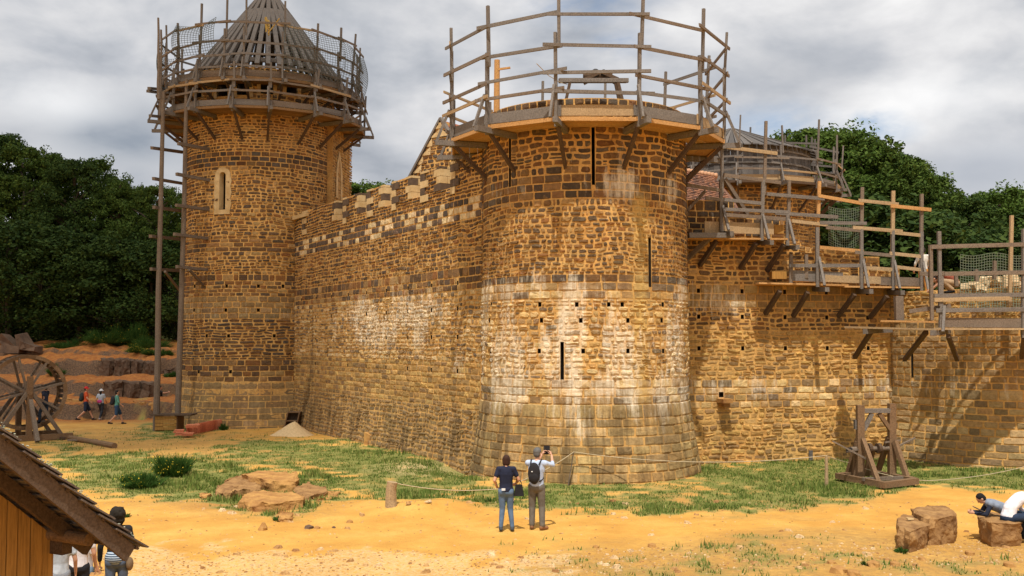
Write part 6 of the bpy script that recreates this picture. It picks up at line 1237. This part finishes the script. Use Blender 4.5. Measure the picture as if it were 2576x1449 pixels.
ap_ = dict(pel=(0, -.02, .12), wai=(0, .06, .32), che=(0, .28, .47), nek=(0, .46, .47), hed=(0, .58, .40), face=(0, .6, -.8), shL=(-.18, .36, .46), shR=(.18, .36, .46), elL=(-.22, .50, .22), wrL=(-.14, .66, .02), elR=(.22, .50, .22), wrR=(.14, .66, .02),
    hiL=(-.10, .02, .10), hiR=(.10, .02, .10), knL=(-.14, .46, .10), anL=(-.14, .50, -.34), knR=(.14, .46, .10), anR=(.14, .50, -.34))
sa = G(2548, 1316, .46); person(Vector((sa.x-.02, sa.y+.12, .47)), R(-75), 'adult in white long sleeved top and dark jeans bending forward while sitting on the rock', ap_, .98, ('long', (.80, .76, .80)), ('long', (.02, .035, .07)), black, (.02, .012, .01), 'short', vox=.012)
# people under the hut eave
q = P(262, 1395, 17.2); z0 = H(q.x, 17.5)-.1
x0 = P(198, 1380, 17.2); person(Vector((x0.x, 17.2, P(193, 1372, 17.2).z-1.28)), R(15), 'person in white t-shirt and dark trousers under the hut eave', dict(hed=(0, .06, 1.60)), 1.0, ('tee', (.82, .78, .80)), ('long', (.02, .02, .025)), black, (.05, .03, .02), 'short', vox=.012)
x0 = P(150, 1400, 16.6); person(Vector((x0.x, 16.6, P(150, 1390, 16.6).z-1.22)), R(30), 'person in pale grey t-shirt mostly behind the hut wall corner', {}, .95, ('tee', (.55, .60, .66)), ('long', (.3, .32, .36)), black, (.05, .03, .02), 'short', vox=.014)
x0 = P(214, 1395, 18.6); person(Vector((x0.x, 18.6, P(219, 1390, 18.6).z-1.20)), R(-20), 'person in striped top and light jeans behind the white t-shirt', {}, .97, ('tee', (.6, .6, .64)), ('long', (.16, .24, .33)), black, (.05, .03, .02), 'short', vox=.014)
x0 = P(294, 1390, 16.4); rr_, out, J = person(Vector((x0.x, 16.4, P(294, 1324, 16.4).z-1.46)), R(12), 'woman with curly dark hair in black top just past the roof edge', dict(elR=(.24, .02, 1.14), wrR=(.10, -.02, .98)), 1.0, ('long', black), ('long', (.10, .13, .19)), black, (.02, .012, .010), 'curly', 'f', vox=.012)
m = MB(); L2 = Vector((x0.x, 16.4, P(294, 1324, 16.4).z-1.46)); m.ell((.21, -.06, .86), (.06, .10, .11), None, 12, 8); onp(m, L2, R(12), 1); tag(B('shoulder_bag', m, cloth('brown_bag', (.20, .13, .07)), None, True, origin=low(m)), 'brown shoulder bag at the right hip of the curly haired woman', 'bag')
m = MB(); m.ell((0, -.02, .97), (.185, .15, .14), None, 16, 10); onp(m, L2, R(12), 1); mt_, nt_, bs_ = mat('striped_cloth'); wv = nt_.nodes.new('ShaderNodeTexWave'); wv.bands_direction = 'Z'; wv.inputs['Scale'].default_value = 9; nt_.links.new(coord(nt_), wv.inputs[0]); nt_.links.new(ramp(nt_, wv.outputs[1], [(.4, (.03, .05, .09)), (.6, (.42, .50, .58))]), bs_.inputs['Base Color'])
o = B('tied_jacket', m, mt_, None, True, origin=low(m)); tag(o, 'blue and white striped jacket tied round the waist of the curly haired woman', 'jacket')
# ---------------- unseen cloud added behind and above the camera to shade the left of the site ----------------
def shade_cloud(gx, gy, dist, rx, ry, rz):
    c = Vector((gx, gy, 3))+sdir*dist; V = []; Fq = []; n, k = 72, 20
    for i in range(k+1):
        a = math.pi*i/k
        for q in range(n):
            t = 2*math.pi*q/n; d = Vector((math.sin(a)*math.cos(t), math.sin(a)*math.sin(t), math.cos(a))); f = .78+.42*float(fbm(2.2*d.x+5, 2.2*d.y+d.z*2+5, 71, 5)); V.append((c.x+d.x*rx*f, c.y+d.y*ry*f, c.z+d.z*rz*f))
    for i in range(k):
        for q in range(n): Fq.append((i*n+q, i*n+(q+1) % n, (i+1)*n+(q+1) % n, (i+1)*n+q))
    m, nt, bs = mat('shade_cloud_veil'); bs.inputs['Base Color'].default_value = (.95, .95, .95, 1); tr = nt.nodes.new('ShaderNodeBsdfTransparent'); mx = nt.nodes.new('ShaderNodeMixShader'); mx.inputs[0].default_value = .50
    nt.links.new(tr.outputs[0], mx.inputs[1]); nt.links.new(bs.outputs[0], mx.inputs[2]); nt.links.new(mx.outputs[0], nt.nodes['Material Output'].inputs[0])
    structure(mkobj('shade_cloud', V, Fq, m, None, True, origin=c))
shade_cloud(-31, 66, 420, 27, 36, 9)
